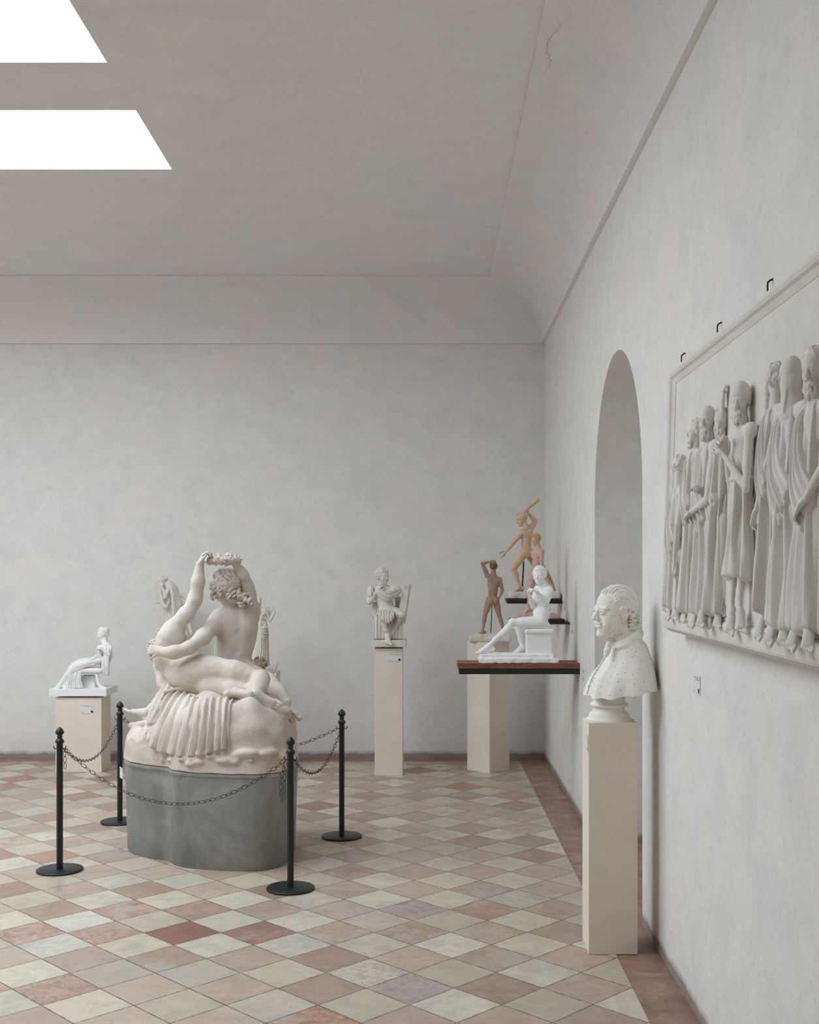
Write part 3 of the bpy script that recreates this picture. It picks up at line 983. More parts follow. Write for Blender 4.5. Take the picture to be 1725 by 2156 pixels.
def hand(S, w, d, n, L, curl=.5, side=1, spread=.0, k=None, thumb=.6):
    w = V(*w); d = nrm(V(*d)); n = nrm(V(*n) - d * np.dot(V(*n), d)); lat = np.cross(d, n) * side
    k = k or .05 * L
    for i in range(4):
        kn = w + d * L * (.50 - .03 * abs(i - 1.2)) + lat * L * (i - 1.5) * .118
        S.cap(w + lat * L * (i - 1.5) * .05, kn, .10 * L, .072 * L, .10 * L)
        ln = (.44, .50, .46, .37)[i] * L
        p = kn; ang = 0.15 * curl; dd = nrm(d + lat * spread * (i - 1.5))
        rads = (.062 * L, .056 * L, .048 * L)
        for j, fr in enumerate((.42, .32, .26)):
            ang += curl * (.55, .95, .7)[j]
            v = dd * math.cos(ang) + n * math.sin(ang)
            q_ = p + v * ln * fr
            S.cap(p, q_, rads[j], rads[j] * .92, .012 * L)
            p = q_
    b = w + d * L * .14 + lat * L * -.19
    td = nrm(d * .75 - lat * .55 + n * .45 * thumb)
    m_ = b + td * L * .24
    S.cap(w + d * .08 * L, b, .085 * L, .085 * L, .08 * L)
    S.cap(b, m_, .085 * L, .066 * L, .04 * L)
    S.cap(m_, m_ + nrm(td + n * .4 * thumb + d * .3) * L * .2, .062 * L, .05 * L, .02 * L)

def foot(S, a, toe, up, L, k=None):
    a = V(*a); t = nrm(V(*toe)); up = nrm(V(*up) - t * np.dot(V(*up), t)); lat = np.cross(t, up)
    heel = a - t * .20 * L - up * .20 * L
    S.cap(a, heel, .135 * L, .125 * L, .06 * L)
    for s in (-1, 0, 1):
        ball = a + t * .50 * L - up * .245 * L + lat * s * .10 * L
        S.cap(a + up * -.02 * L + lat * s * .02 * L, ball, .13 * L, .088 * L, .08 * L)
    S.cap(heel, a + t * .45 * L - up * .25 * L + lat * .08 * L, .10 * L, .07 * L, .06 * L)
    for i in range(5):
        b = a + t * (.52 - .02 * i) * L - up * .265 * L + lat * (i - 2) * .084 * L
        S.cap(b, b + t * (.23 - .03 * i) * L - up * .02 * L, (.058, .047, .044, .042, .039)[i] * L, (.056, .044, .041, .038, .035)[i] * L, .008 * L)

def arm(S, s, e, w, hh, m=1.0, k=.06, deltoid=True):
    s, e, w = V(*s), V(*e), V(*w)
    if deltoid: S.ball(s, .245 * hh * m, k * 2 * hh)
    S.chain([s, lerp(s, e, .45), e], [.225 * hh * m, .215 * hh * m, .155 * hh * m], k * hh, n=3)
    S.chain([e, lerp(e, w, .28), w], [.155 * hh * m, .175 * hh * m, .105 * hh * m], k * hh, n=3)

def leg(S, h, kn, an, hh, m=1.0, back=None, k=.07):
    h, kn, an = V(*h), V(*kn), V(*an)
    back = V(0, 0, 0) if back is None else nrm(V(*back))
    S.chain([h, lerp(h, kn, .35), kn], [.40 * hh * m, .36 * hh * m, .225 * hh * m], k * 1.5 * hh, n=4)
    S.ball(kn - back * .05 * hh, .205 * hh * m, k * hh)
    S.chain([kn, lerp(kn, an, .32) + back * .06 * hh, lerp(kn, an, .7), an], [.205 * hh * m, .225 * hh * m, .145 * hh * m, .12 * hh * m], k * hh, n=3)

def torso(S, SL, SR, HL, HR, fwd, hh, m=1.0, sex='m', pf=None, neck=None, head_dir=None):
    SL, SR, HL, HR, fwd = V(*SL), V(*SR), V(*HL), V(*HR), V(*fwd)
    mS, mH = (SL + SR) / 2, (HL + HR) / 2
    up = nrm(mS - mH); Ln = np.linalg.norm(mS - mH)
    lat = nrm(SR - SL); f = nrm(np.cross(up, lat)); 
    if np.dot(f, fwd) < 0: f = -f; lat2 = -lat
    R = np.stack([nrm(lat - up * np.dot(lat, up)), f, up], 1)
    latp = nrm(HR - HL); pf = V(*pf) if pf is not None else fwd
    fp = np.cross(up, latp); fp = nrm(fp if np.dot(fp, pf) > 0 else -fp)
    Rp = np.stack([nrm(latp - up * np.dot(latp, up)), fp, up], 1)
    sh = np.linalg.norm(SR - SL) / 2
    cw = min(.60 * hh * m, max(sh * .92, .42 * hh * m))
    S.ell(mS - up * .28 * Ln, (cw, .40 * hh * m, .34 * Ln), R, .1 * hh)
    S.cap(SL, SR, .19 * hh * m, None, .14 * hh)
    wa = .47 if sex == 'm' else .41
    S.ell(mS - up * .62 * Ln, (wa * hh * m, .34 * hh * m, .34 * Ln), (R + Rp) / 2 @ np.eye(3), .16 * hh)
    pw = .52 if sex == 'm' else .62
    S.ell(mH + up * .05 * Ln, (pw * hh * m, .40 * hh * m, .38 * hh * m), Rp, .12 * hh)
    for s, Hp in ((-1, HL), (1, HR)):
        S.ell(lerp(mH, Hp, .75) - fp * .22 * hh - up * .12 * hh, V(.29, .30, .33) * hh * m, Rp, .06 * hh)
    for s, Sp in ((-1, SL), (1, SR)):
        c = lerp(mS, Sp, .52) - up * .19 * Ln
        if sex == 'm': S.ell(c + f * .27 * hh, V(.27, .14, .20) * hh * m, R, .06 * hh)
        else: S.ball(c + f * .32 * hh - up * .05 * hh, .19 * hh * m, .05 * hh)
        S.ell(lerp(mS, Sp, .55) - f * .22 * hh - up * .14 * Ln, V(.26, .14, .28) * hh * m, R, .07 * hh)
    # spine and belly lines
    S.chain([mS - f * .45 * hh - up * .02 * Ln, mS - up * .35 * Ln - f * .46 * hh, mS - up * .65 * Ln - f * .40 * hh, mH - fp * .50 * hh], .055 * hh, .08 * hh, 's', n=3)
    if sex == 'm': S.chain([mS + f * .46 * hh - up * .2 * Ln, mS - up * .5 * Ln + f * .43 * hh, mS - up * .75 * Ln + f * .42 * hh], .04 * hh, .07 * hh, 's', n=3)
    if neck is not None:
        neck = V(*neck)
        for Sp in (SL, SR): S.cap(neck, lerp(mS, Sp, .72), .17 * hh * m, .15 * hh * m, .12 * hh)
    return R, f, up

class Statue:
    """one statue = an Empty at its base that parents body, hair, base, drapery ..."""
    def __init__(s, name, base, label, cat='statue', group=None):
        s.root = empty(name, base); tag(s.root, label, cat, group)
        s.parts = []
    def clay(s): return Clay()

def bumpy(S, lo, hi, amp, fr, seed=0):
    """gentle rough-plaster displacement inside a box"""
    r = random.Random(seed)
    W_ = [(nrm(V(r.uniform(-1, 1), r.uniform(-1, 1), r.uniform(-1, 1))) * fr * r.uniform(.6, 1.8), r.uniform(0, 6.28), r.uniform(.5, 1)) for _ in range(7)]
    def fn(X, Y, Z):
        o = 0
        for w, p, a in W_: o = o + a * np.sin(X * F32(w[0]) + Y * F32(w[1]) + Z * F32(w[2]) + F32(p))
        return (o * (amp / 3.0)).astype(F32)
    S.add(fn, lo, hi, 0, 'd')

def ringlet(S, p, ax, L, R_, r, turns, rr, k=.003):
    """corkscrew lock of hair"""
    ax = nrm(ax); u = nrm(np.cross(ax, V(.3, .7, .2))); w = np.cross(ax, u); ph0 = rr.uniform(0, 6.28)
    n = int(turns * 6) + 2; pts = []; rad = []
    for i in range(n):
        t = i / (n - 1); a = ph0 + t * turns * 2 * math.pi; q = R_ * (1 - .35 * t)
        pts.append(V(*p) + ax * L * t + (u * math.cos(a) + w * math.sin(a)) * q); rad.append(r * (1 - .5 * t * t))
    S.chain(pts, rad, k, n=1, smooth=False)

def cloth_sheet(name, mat, guides, parent, per=14, nt=70, amp=.010, base=.010, proj=None, toward=None, tuck=.018, seed=0, sub=2, xy=True, vary=.35):
    """guides: list of (list of 3-D points running down one fold crest); a draped sheet with rounded folds through them"""
    rr = random.Random(seed)
    Gd = []
    for g in guides:
        P = [V(*p) for p in g]; P = [2 * P[0] - P[1]] + P + [2 * P[-1] - P[-2]]; row = []
        for u in np.linspace(0, len(g) - 1 - 1e-6, nt):
            i = int(u); t = u - i; p0, p1, p2, p3 = P[i:i + 4]
            row.append(0.5 * ((2 * p1) + (-p0 + p2) * t + (2 * p0 - 5 * p1 + 4 * p2 - p3) * t * t + (-p0 + 3 * p1 - 3 * p2 + p3) * t ** 3))
        Gd.append(row)
    Gd = np.array(Gd); ng = len(Gd)
    S_ = np.linspace(0, ng - 1, (ng - 1) * per + 1)
    A = np.zeros((len(S_), nt, 3))
    for i, s_ in enumerate(S_):
        k = min(int(s_), ng - 2); t = s_ - k
        p0 = Gd[max(k - 1, 0)]; p1 = Gd[k]; p2 = Gd[k + 1]; p3 = Gd[min(k + 2, ng - 1)]
        A[i] = 0.5 * ((2 * p1) + (-p0 + p2) * t + (2 * p0 - 5 * p1 + 4 * p2 - p3) * t * t + (-p0 + 3 * p1 - 3 * p2 + p3) * t ** 3)
    du = np.gradient(A, axis=0); dv = np.gradient(A, axis=1)
    N = np.cross(du, dv); N /= np.linalg.norm(N, axis=2, keepdims=True) + 1e-9
    tw = V(*(toward if toward is not None else (0, -1, .2)))
    N *= np.sign((N @ tw))[:, :, None] + 1e-6
    # smooth the normals
    for _ in range(6):
        N[1:-1] = (N[:-2] + N[1:-1] + N[2:]) / 3
        N[:, 1:-1] = (N[:, :-2] + N[:, 1:-1] + N[:, 2:]) / 3
    N /= np.linalg.norm(N, axis=2, keepdims=True) + 1e-9
    tt = np.linspace(0, 1, nt)
    ph = [rr.uniform(0, 6.28) for _ in range(ng + 1)]
    H = np.zeros((len(S_), nt))
    for i, s_ in enumerate(S_):
        k = int(round(s_)) % (ng + 1)
        c = np.cos(2 * math.pi * (s_ + .10 * np.sin(tt * 3 + ph[0])))
        c2 = np.cos(2 * math.pi * (2 * s_ + .3 * np.sin(tt * 5 + ph[1]) + .5))
        sh = np.sign(c) * np.abs(c) ** .8
        am = amp * (.55 + .6 * tt) * (1 + vary * math.sin(s_ * 2.3 + ph[2]) + vary * .6 * np.sin(tt * 4 + s_ * 1.7))
        H[i] = base + am * (sh + .28 * c2 * np.clip(tt * 2, 0, 1))
    es = np.minimum(S_, ng - 1 - S_)[:, None] / .45; et = np.minimum((1 - tt) / .03, tt / .04)[None, :]
    e = np.clip(np.minimum(es, et), 0, 1); e = np.sqrt(1 - (1 - e) ** 2)
    H = H * e - tuck * (1 - e)
    A = A + N * H[:, :, None]
    ns = len(S_)
    verts = A.reshape(-1, 3)
    f = [(i * nt + j, i * nt + j + 1, (i + 1) * nt + j + 1, (i + 1) * nt + j) for i in range(ns - 1) for j in range(nt - 1)]
    # back side, so the cloth has thickness
    back = (A - N * .012).reshape(-1, 3); o = ns * nt
    f2 = [tuple(o + v for v in q_[::-1]) for q_ in f]
    rim = [(i * nt, (i + 1) * nt) for i in range(ns - 1)] + [((i + 1) * nt + nt - 1, i * nt + nt - 1) for i in range(ns - 1)] + [(j + 1, j) for j in range(nt - 1)] + [((ns - 1) * nt + j, (ns - 1) * nt + j + 1) for j in range(nt - 1)]
    f3 = [(a, b, o + b, o + a) for a, b in rim]
    ob = mesh_pd(name, np.concatenate([verts, back]), f + f2 + f3, mat, parent, True)
    bm = bmesh.new(); bm.from_mesh(ob.data); bmesh.ops.recalc_face_normals(bm, faces=bm.faces[:]); bm.to_mesh(ob.data); bm.free()
    return ob
# ---------------------------------------------------------------- sculpture plasters
M['pl_main'] = plaster('pinkish_plaster_combed', srgb(217, 209, 200), srgb(208, 194, 182), 0.3, True, 0.8, 0.7, stain=srgb(212, 194, 180))
M['pl_rock'] = plaster('rough_pinkish_plaster', srgb(219, 208, 198), srgb(204, 189, 177), 0.4, True, 0.85, 0.9, stain=srgb(208, 188, 175), rough_amt=0.55)
M['pl_hair'] = plaster('rough_plaster', srgb(212, 202, 193), srgb(196, 181, 169), 0.3, False, 0.85, 0.7)
M['pl_white'] = plaster('bright_white_plaster', srgb(246, 245, 244), srgb(240, 238, 236), 0.15, False, 0.7, 0.4)
M['pl_grey'] = plaster('matte_grey_plaster', srgb(226, 221, 212), srgb(210, 203, 192), 0.2, False, 0.8, 0.6)
M['pl_bust'] = plaster('ivory_plaster', srgb(242, 238, 230), srgb(232, 226, 216), 0.12, False, 0.7, 0.5)
M['clay_brown'] = plaster('brown_terracotta', srgb(182, 150, 131), srgb(163, 129, 110), 0.2, False, 0.75, 0.7)
M['clay_tan'] = plaster('ochre_terracotta', srgb(222, 190, 160), srgb(206, 168, 134), 0.2, False, 0.75, 0.7)
M['clay_pink'] = plaster('pink_terracotta', srgb(212, 178, 163), srgb(196, 154, 139), 0.2, False, 0.75, 0.7)
M['clay_hair'] = plaster('ochre_hair', srgb(204, 166, 112), srgb(186, 146, 96), 0.3, False, 0.8, 0.7)
M['clay_dark'] = plaster('dark_terracotta', srgb(140, 106, 84), srgb(122, 90, 70), 0.3, False, 0.8, 0.7)

# ---------------------------------------------------------------- MAIN GROUP : rock, cloth, two figures, wreath, winged child
g1 = zoomer(4.107, 240, 1140)
U = lambda z, D=6.7: z * D / FOC / 4.107         # length of z zoom pixels at distance D
G = empty('sculpture_group', (-1.3, 6.75, GZ))
tag(G, 'big plaster group of a reclining woman and seated man raising a wreath', 'sculpture')

def poly_sdf(X, Y, P):
    """signed distance to closed polygon, X Y arrays broadcast to 2-D"""
    X, Y = np.broadcast_arrays(X, Y)
    d = np.full(X.shape, 1e9); sgn = np.ones(X.shape)
    n = len(P)
    for i in range(n):
        a = P[i]; b = P[i - 1]
        e = b - a; wx = X - a[0]; wy = Y - a[1]
        t = np.clip((wx * e[0] + wy * e[1]) / (e @ e), 0, 1)
        d = np.minimum(d, (wx - t * e[0]) ** 2 + (wy - t * e[1]) ** 2)
        c1 = Y >= a[1]; c2 = Y < b[1]; c3 = e[0] * wy > e[1] * wx
        al = c1 & c2 & c3; no = (~c1) & (~c2) & (~c3)
        sgn = np.where(al | no, -sgn, sgn)
    return sgn * np.sqrt(d)
RP = np.array([PC + (p - PC) * 0.99 for p in PLANS[::2]])
def rock_h(X, Y, d2):
    hmax = np.interp(X, [-1.83, -1.68, -1.60, -1.50, -1.40, -1.25, -1.0, -.88, -.78], [.195, .205, .27, .36, .395, .41, .39, .345, .29])
    s = np.clip(-d2 / .17, 0, 1)
    prof = (1 - (1 - s) ** 2.4) ** 0.5
    return GZ + hmax * (0.42 + 0.58 * prof) + .010 * np.sin(X * 31 + Y * 12) + .008 * np.sin(Y * 43 - X * 17)
def rock_sdf(P):
    P = np.atleast_2d(P)
    d2 = poly_sdf(P[:, 0], P[:, 1], RP)
    h = rock_h(P[:, 0], P[:, 1], d2)
    return np.maximum(d2, (P[:, 2] - h) * .55)
def on_rock(zx, zy, off=0.0):
    """point of the rock surface seen at zoom pixel, lifted by off towards the camera"""
    D = 5.9
    for _ in range(90):
        p = g1(zx, zy, D); d = float(rock_sdf(p)[0])
        if d < 0.001 or D > 7.2: break
        D += max(d * .7, .001)
    if D > 7.2: D = 6.6
    return g1(zx, zy, D - off)
S = Clay()
def rock_fn(X, Y, Z):
    d2 = poly_sdf(X[:, :, 0], Y[:, :, 0], RP)
    h = rock_h(X[:, :, 0], np.broadcast_to(Y[:, :, 0], d2.shape), d2)
    a = np.maximum(d2[:, :, None] + .012 * np.sin(Z * 9 + 1), (Z - h[:, :, None]) * .6)
    return np.maximum(a, GZ + .001 - Z).astype(F32)
S.add(rock_fn, (-1.86, 6.2, GZ), (-.74, 7.2, 1.0), 0.001)
# flat ledge band at the foot, broken plaster lumps and a slab under the feet
rr = random.Random(3)
for i in range(34):
    zx = rr.uniform(420, 1500); zy = np.interp(zx, [80, 330, 700, 1000, 1560], [1800, 1860, 1890, 1880, 1830]) + rr.uniform(-60, 40)
    p = on_rock(zx, zy, .0); r = rr.uniform(.006, .016)
    S.ell(p, (r * 2.0, r * 1.5, r), None, .02)
S.ell(g1(1450, 1470, 6.62), (U(95), .10, U(48)), None, .04)
S.cap(g1(150, 1590, 6.85), g1(330, 1560, 6.72), U(28), U(32), .02)
bumpy(S, (-1.9, 6.1, .5), (-.7, 7.3, 1.1), .005, 38, 2)
S.add(lambda X, Y, Z: (GZ + .001 - Z) + 0 * X, (-1.9, 6.1, GZ - .1), (-.7, 7.3, GZ + .02), 0.0, 'i')
S.mesh('rock_base', M['pl_rock'], .0055, G)

# --- drapery falling over the rock
S = Clay()
FOLDS = [[(470, 1240), (425, 1330), (385, 1420), (335, 1540), (262, 1672)],
 [(520, 1262), (470, 1350), (415, 1460), (355, 1600), (290, 1730)],
 [(575, 1290), (525, 1365), (460, 1480), (390, 1630), (330, 1790)],
 [(625, 1318), (580, 1380), (520, 1500), (455, 1660), (400, 1830)],
 [(668, 1335), (640, 1395), (590, 1510), (535, 1680), (490, 1850)],
 [(712, 1350), (690, 1410), (655, 1520), (610, 1690), (575, 1865)],
 [(762, 1362), (745, 1420), (725, 1530), (700, 1690), (665, 1870)],
 [(815, 1365), (797, 1420), (783, 1530), (765, 1690), (740, 1865)],
 [(868, 1360), (855, 1420), (845, 1540), (832, 1690), (815, 1840)],
 [(925, 1356), (912, 1420), (903, 1540), (893, 1690), (885, 1820)],
 [(980, 1360), (965, 1425), (957, 1550), (950, 1690), (945, 1800)],
 [(1035, 1375), (1015, 1430), (1008, 1560), (1003, 1690), (1005, 1785)]]
def resamp(pts, n):
    P = [V(*p) for p in pts]; P = [2 * P[0] - P[1]] + P + [2 * P[-1] - P[-2]]
    out = []
    for u in np.linspace(0, len(pts) - 1 - 1e-6, n):
        i = int(u); t = u - i; p0, p1, p2, p3 = P[i:i + 4]
        out.append(0.5 * ((2 * p1) + (-p0 + p2) * t + (2 * p0 - 5 * p1 + 4 * p2 - p3) * t * t + (-p0 + 3 * p1 - 3 * p2 + p3) * t ** 3))
    return out
GD = []
DD = []
for pts in FOLDS:
    px = resamp(pts, 13)
    GD.append(px); DD.append([on_rock(*p)[1] for p in px])
DD = np.array(DD)
for _i in range(4):
    DD[:, 1:-1] = (DD[:, :-2] + 2 * DD[:, 1:-1] + DD[:, 2:]) / 4
    DD[1:-1] = (DD[:-2] + 2 * DD[1:-1] + DD[2:]) / 4
cloth_sheet('drapery', M['pl_main'], [[g1(*p, d - .004) for p, d in zip(px, D)] for px, D in zip(GD, DD)], G, per=14, nt=90, amp=.0150, base=.014, tuck=.03, seed=4)
# rolled cloth under the hips
S.chain([on_rock(430, 1300, .02), on_rock(560, 1275, .0), on_rock(650, 1320, .0), on_rock(720, 1350, .0)], U(14), .02)
S.chain([g1(450, 1240, 6.76), g1(385, 1370, 6.74), g1(350, 1470, 6.73), g1(322, 1570, 6.72)], [U(24), U(44), U(50), U(40)], .02)
bumpy(S, (-1.9, 6.1, .5), (-.7, 7.3, 1.3), .002, 90, 4)
S.mesh('drapery', M['pl_main'], .005, G)
cloth_sheet('drapery', M['pl_main'], [[g1(*p) for p in r_] for r_ in (
    [(458, 1180, 6.76), (405, 1285, 6.75), (362, 1370, 6.74), (345, 1412, 6.73)], [(470, 1200, 6.73), (425, 1300, 6.70), (358, 1425, 6.69), (305, 1555, 6.69)],
    [(485, 1215, 6.70), (440, 1320, 6.66), (372, 1460, 6.64), (302, 1605, 6.65)], [(502, 1240, 6.68), (458, 1340, 6.63), (398, 1455, 6.59), (318, 1600, 6.60)],
    [(525, 1262, 6.66), (482, 1345, 6.60), (425, 1450, 6.56), (352, 1560, 6.55)])], G, per=12, nt=60, amp=.012, base=.010, tuck=.02, seed=8)

# --- reclining woman seen from behind
S = Clay()
e1 = lambda x, y, D, rx, ry, rz, k=.05, ang=0: S.ell(g1(x, y, D), (U(rx), ry, U(rz)), np.array([[math.cos(ang), 0, -math.sin(ang)], [0, 1, 0], [math.sin(ang), 0, math.cos(ang)]]), k)
e1(780, 1130, 6.70, 215, .140, 135, .05, -.12)       # upper hip
e1(780, 1250, 6.725, 200, .115, 104, .06, .06)
e1(650, 1120, 6.71, 130, .10, 118, .06, 0)        # lower buttock
S.chain([g1(700, 1150, 6.70), g1(600, 1130, 6.715), g1(505, 1085, 6.73), g1(440, 1010, 6.74), g1(455, 900, 6.75), g1(505, 810, 6.77)],
        [U(150), U(118), U(88), U(84), U(98), U(86)], .05, n=4)
e1(600, 1200, 6.70, 100, .08, 85, .05, -.5)
e1(530, 850, 6.79, 88, .075, 95, .05, .3)          # ribcage
e1(480, 800, 6.76, 60, .07, 70, .05)               # shoulder blade
S.chain([g1(700, 1300, 6.55), g1(860, 1285, 6.545), g1(1020, 1275, 6.54), g1(1150, 1255, 6.55)], U(13), .03, 's')
# raised left arm
S.chain([g1(520, 745, 6.77), g1(590, 670, 6.775), g1(655, 590, 6.79), g1(700, 505, 6.80)], [U(78), U(66), U(60), U(58)], .03)
S.chain([g1(700, 505, 6.80), g1(722, 400, 6.80), g1(733, 290, 6.805), g1(742, 205, 6.81)], [U(58), U(58), U(48), U(38)], .03)
hand(S, g1(745, 205, 6.81), (.30, .05, .95), (.85, .1, -.35), .135, 1.05, 1, 0.05)
# right arm planted on the rock at the left
S.chain([g1(430, 900, 6.88), g1(405, 1020, 6.86), g1(405, 1130, 6.83), g1(425, 1220, 6.78), g1(450, 1290, 6.72)], [U(70), U(62), U(50), U(46), U(34)], .03)
hand(S, g1(448, 1280, 6.72), (.3, -.3, -.9), (0, -1, 0), .12, .2, 1)
# neck and head thrown back to the left
S.cap(g1(490, 800, 6.82), g1(440, 870, 6.92), U(52), U(46), .03)
head(S, g1(430, 905, 6.97), (-.35, .75, .55), (-.75, -.35, -.45), .185, None)
# left thigh, knee, shin and foot
S.chain([g1(860, 1130, 6.68), g1(1000, 1140, 6.65), g1(1130, 1165, 6.63), g1(1245, 1195, 6.61)], [U(132), U(116), U(88), U(68)], .04)
S.chain([g1(1268, 1192, 6.60), g1(1258, 1235, 6.55), g1(1240, 1285, 6.505), g1(1216, 1322, 6.48)], [U(84), U(80), U(66), U(48)], .009)
foot(S, g1(1224, 1326, 6.46), nrm(V(.80, -.28, -.40)), (-.1, -.9, .35), .19)
# right leg lying underneath, its sole turned out
S.chain([g1(820, 1265, 6.60), g1(960, 1280, 6.58), g1(1080, 1290, 6.56), g1(1200, 1290, 6.56)], [U(90), U(74), U(58), U(50)], .03)
foot(S, g1(1052, 1306, 6.455), nrm(V(1, .0, -.10)), (.0, .97, .22), .185)
# fingers of the far hand over the hip
S.cap(g1(690, 985, 6.80), g1(735, 985, 6.80), U(26), U(20), .02)
bumpy(S, (-2, 6, .5), (0, 8, 2), .0012, 120, 6)
wm = S.mesh('reclining_woman', M['pl_main'], .0048, G)
S = Clay()
rr = random.Random(11)
hair(S, g1(430, 905, 6.97), (-.35, .75, .55), (-.75, -.35, -.45), .19, 3, 60)
for (x, y, n_) in ((408, 805, 12), (335, 905, 14), (385, 1040, 8), (360, 960, 8)):
    for i in range(n_):
        ringlet(S, g1(x + rr.uniform(-28, 28), y + rr.uniform(-45, 30), 6.83 + rr.uniform(-.03, .05)), (rr.uniform(-.6, .3), 0, -1), rr.uniform(.02, .04), .008, .005, 1.4, rr)
S.mesh('hair', M['pl_hair'], .004, wm)

# --- seated man, back to the camera
S = Clay()
S.ell(g1(1010, 1080, 6.97), (U(150), .10, U(130)), None, .05)
S.ell(g1(1035, 945, 6.985), (U(160), .085, U(150)), None, .07)
S.ell(g1(1062, 770, 7.00), (U(186), .092, U(190)), None, .08)
S.ell(g1(1045, 680, 6.99), (U(178), .085, U(105)), None, .06)
S.ell(g1(960, 740, 6.93), (U(78), .04, U(95)), None, .05)
S.ell(g1(1150, 720, 6.94), (U(74), .04, U(105)), None, .05)
S.cap(g1(930, 650, 6.96), g1(1170, 610, 6.99), U(72), U(75), .06)
S.cap(g1(1040, 620, 6.98), g1(1000, 500, 6.965), U(66), U(58), .05)
S.chain([g1(1070, 600, 6.885), g1(1085, 720, 6.88), g1(1085, 850, 6.88), g1(1050, 960, 6.88), g1(1020, 1040, 6.87)], U(15), .03, 's')
# left arm reaching round the woman's back
S.chain([g1(895, 690, 6.93), g1(815, 780, 6.82), g1(730, 860, 6.70), g1(650, 920, 6.60)], [U(80), U(66), U(60), U(50)], .035)
S.chain([g1(650, 920, 6.60), g1(560, 952, 6.575), g1(470, 960, 6.57), g1(400, 945, 6.585)], [U(52), U(56), U(46), U(37)], .03)
hand(S, g1(405, 946, 6.585), (-.96, .2, .12), (.1, .95, -.2), .12, .75, -1)
# right arm raised to the wreath
S.ball(g1(1160, 585, 6.98), U(84), .05)
S.chain([g1(1165, 580, 6.98), g1(1165, 500, 6.97), g1(1155, 425, 6.96), g1(1148, 385, 6.95)], [U(80), U(62), U(58), U(54)], .04)
S.chain([g1(1150, 385, 6.95), g1(1125, 310, 6.92), g1(1085, 250, 6.90), g1(1052, 200, 6.88)], [U(54), U(50), U(42), U(34)], .03)
hand(S, g1(1055, 205, 6.88), (-.35, -.1, .95), (-.85, .1, -.3), .125, 1.0, -1)
fH, uH = (-.80, .45, -.38), (-.25, -.15, .95)
HH = g1(960, 405, 6.93)
head(S, HH, fH, uH, .19, g1(1020, 560, 6.975))
# right shin and foot seen past the woman's knee
S.chain([g1(1130, 1120, 6.95), g1(1290, 1190, 6.88), g1(1345, 1225, 6.80)], [U(95), U(80), U(66)], .03)
S.chain([g1(1345, 1225, 6.80), g1(1400, 1290, 6.76), g1(1450, 1350, 6.72), g1(1490, 1395, 6.69)], [U(66), U(72), U(60), U(46)], .03)
foot(S, g1(1480, 1390, 6.69), nrm(g1(1590, 1510, 6.66) - g1(1480, 1390, 6.69)), (.7, -.1, .7), .15)
S.chain([g1(1570, 1490, 6.68), g1(1600, 1530, 6.68), g1(1618, 1515, 6.68)], [U(24), U(20), U(12)], .015)
# left foot reaching out on the far left
S.chain([g1(520, 1330, 6.95), g1(430, 1400, 6.90), g1(340, 1448, 6.86), g1(285, 1475, 6.83)], [U(80), U(70), U(52), U(38)], .03)
foot(S, g1(288, 1478, 6.84), (-.72, .38, .36), (.45, 0, .9), .175)
bumpy(S, (-2, 6, .5), (0, 8, 2.2), .0012, 120, 7)
mn = S.mesh('seated_man', M['pl_main'], .0048, G)
S = Clay()
hair(S, HH, fH, uH, .205, 8, 110, 'wave')
rr = random.Random(21)
for i in range(75):
    u = rr.random(); x = 980 + 190 * u + rr.uniform(-30, 20); y = 430 + 80 * u + rr.uniform(-60, 50)
    if i < 22: x, y = rr.uniform(845, 930), rr.uniform(330, 480)
    D_ = 6.87 + rr.uniform(-.03, .02)
    ringlet(S, g1(x, y, D_), (rr.uniform(-.3, .9), -.2 + rr.uniform(-.3, .3), -1), rr.uniform(.02, .045), .0115, .0078, rr.uniform(1, 1.7), rr)
S.ell(g1(1085, 490, 6.90), (U(95), .035, U(55)), None, .01)
S.mesh('hair', M['pl_hair'], .0032, mn)

# --- wreath of leaves and flowers
S = Clay()
rr = random.Random(31)
cx, cy, cD = 945, 160, 6.90
for i in range(56):
    a = 2 * math.pi * i / 56
    c = g1(cx + 125 * math.cos(a), cy - 6 * math.sin(a) + 3 * math.cos(a), cD + .085 * math.sin(a))
    S.ball(c, U(30), .01)
    for q in range(6):
        d = nrm(V(rr.gauss(0, 1), rr.gauss(0, 1), rr.gauss(0, 1)))
        c2 = c + d * U(rr.uniform(26, 46))
        if q < 3:     # leaf
            t_ = nrm(V(rr.gauss(0, 1), rr.gauss(0, 1), rr.gauss(0, 1))); R_ = frame(t_, d)
            S.ell(c2, (U(11), U(24), U(6)), R_, .002)
        else:         # flower
            for z in range(4):
                v = nrm(V(rr.gauss(0, 1), rr.gauss(0, 1), rr.gauss(0, 1)))
                S.ball(c2 + v * U(8), U(7), .0015)
S.mesh('wreath', M['pl_hair'], .0026, G)

# --- little winged child on the far side
S = Clay()
S.ball(g1(1262, 1075, 7.0), U(50), .01)
S.cap(g1(1262, 1100, 7.0), g1(1262, 1200, 7.0), U(34), U(60), .03)
S.ell(g1(1262, 1230, 7.0), (U(70), .05, U(90)), None, .04)
cb = S.mesh('winged_child', M['pl_hair'], .005, G)
S = Clay()
for i in range(75):
    th = math.acos(rr.uniform(-.6, 1)); ph = rr.uniform(0, 6.28)
    d = V(math.sin(th) * math.cos(ph), math.sin(th) * math.sin(ph), math.cos(th))
    c = g1(1262, 1070, 7.0) + d * U(60)
    pts = [c + V(math.cos(q * 1.4), math.sin(q), math.sin(q * 1.4)) * .010 for q in range(4)]
    S.chain(pts, [.003, .0055, .005, .003], .002, n=2)
S.ball(g1(1262, 1072, 7.0), U(54), .006)
M['curl_brown'] = plaster('brownish_plaster_curls', srgb(184, 164, 146), srgb(162, 140, 122), 0.3)
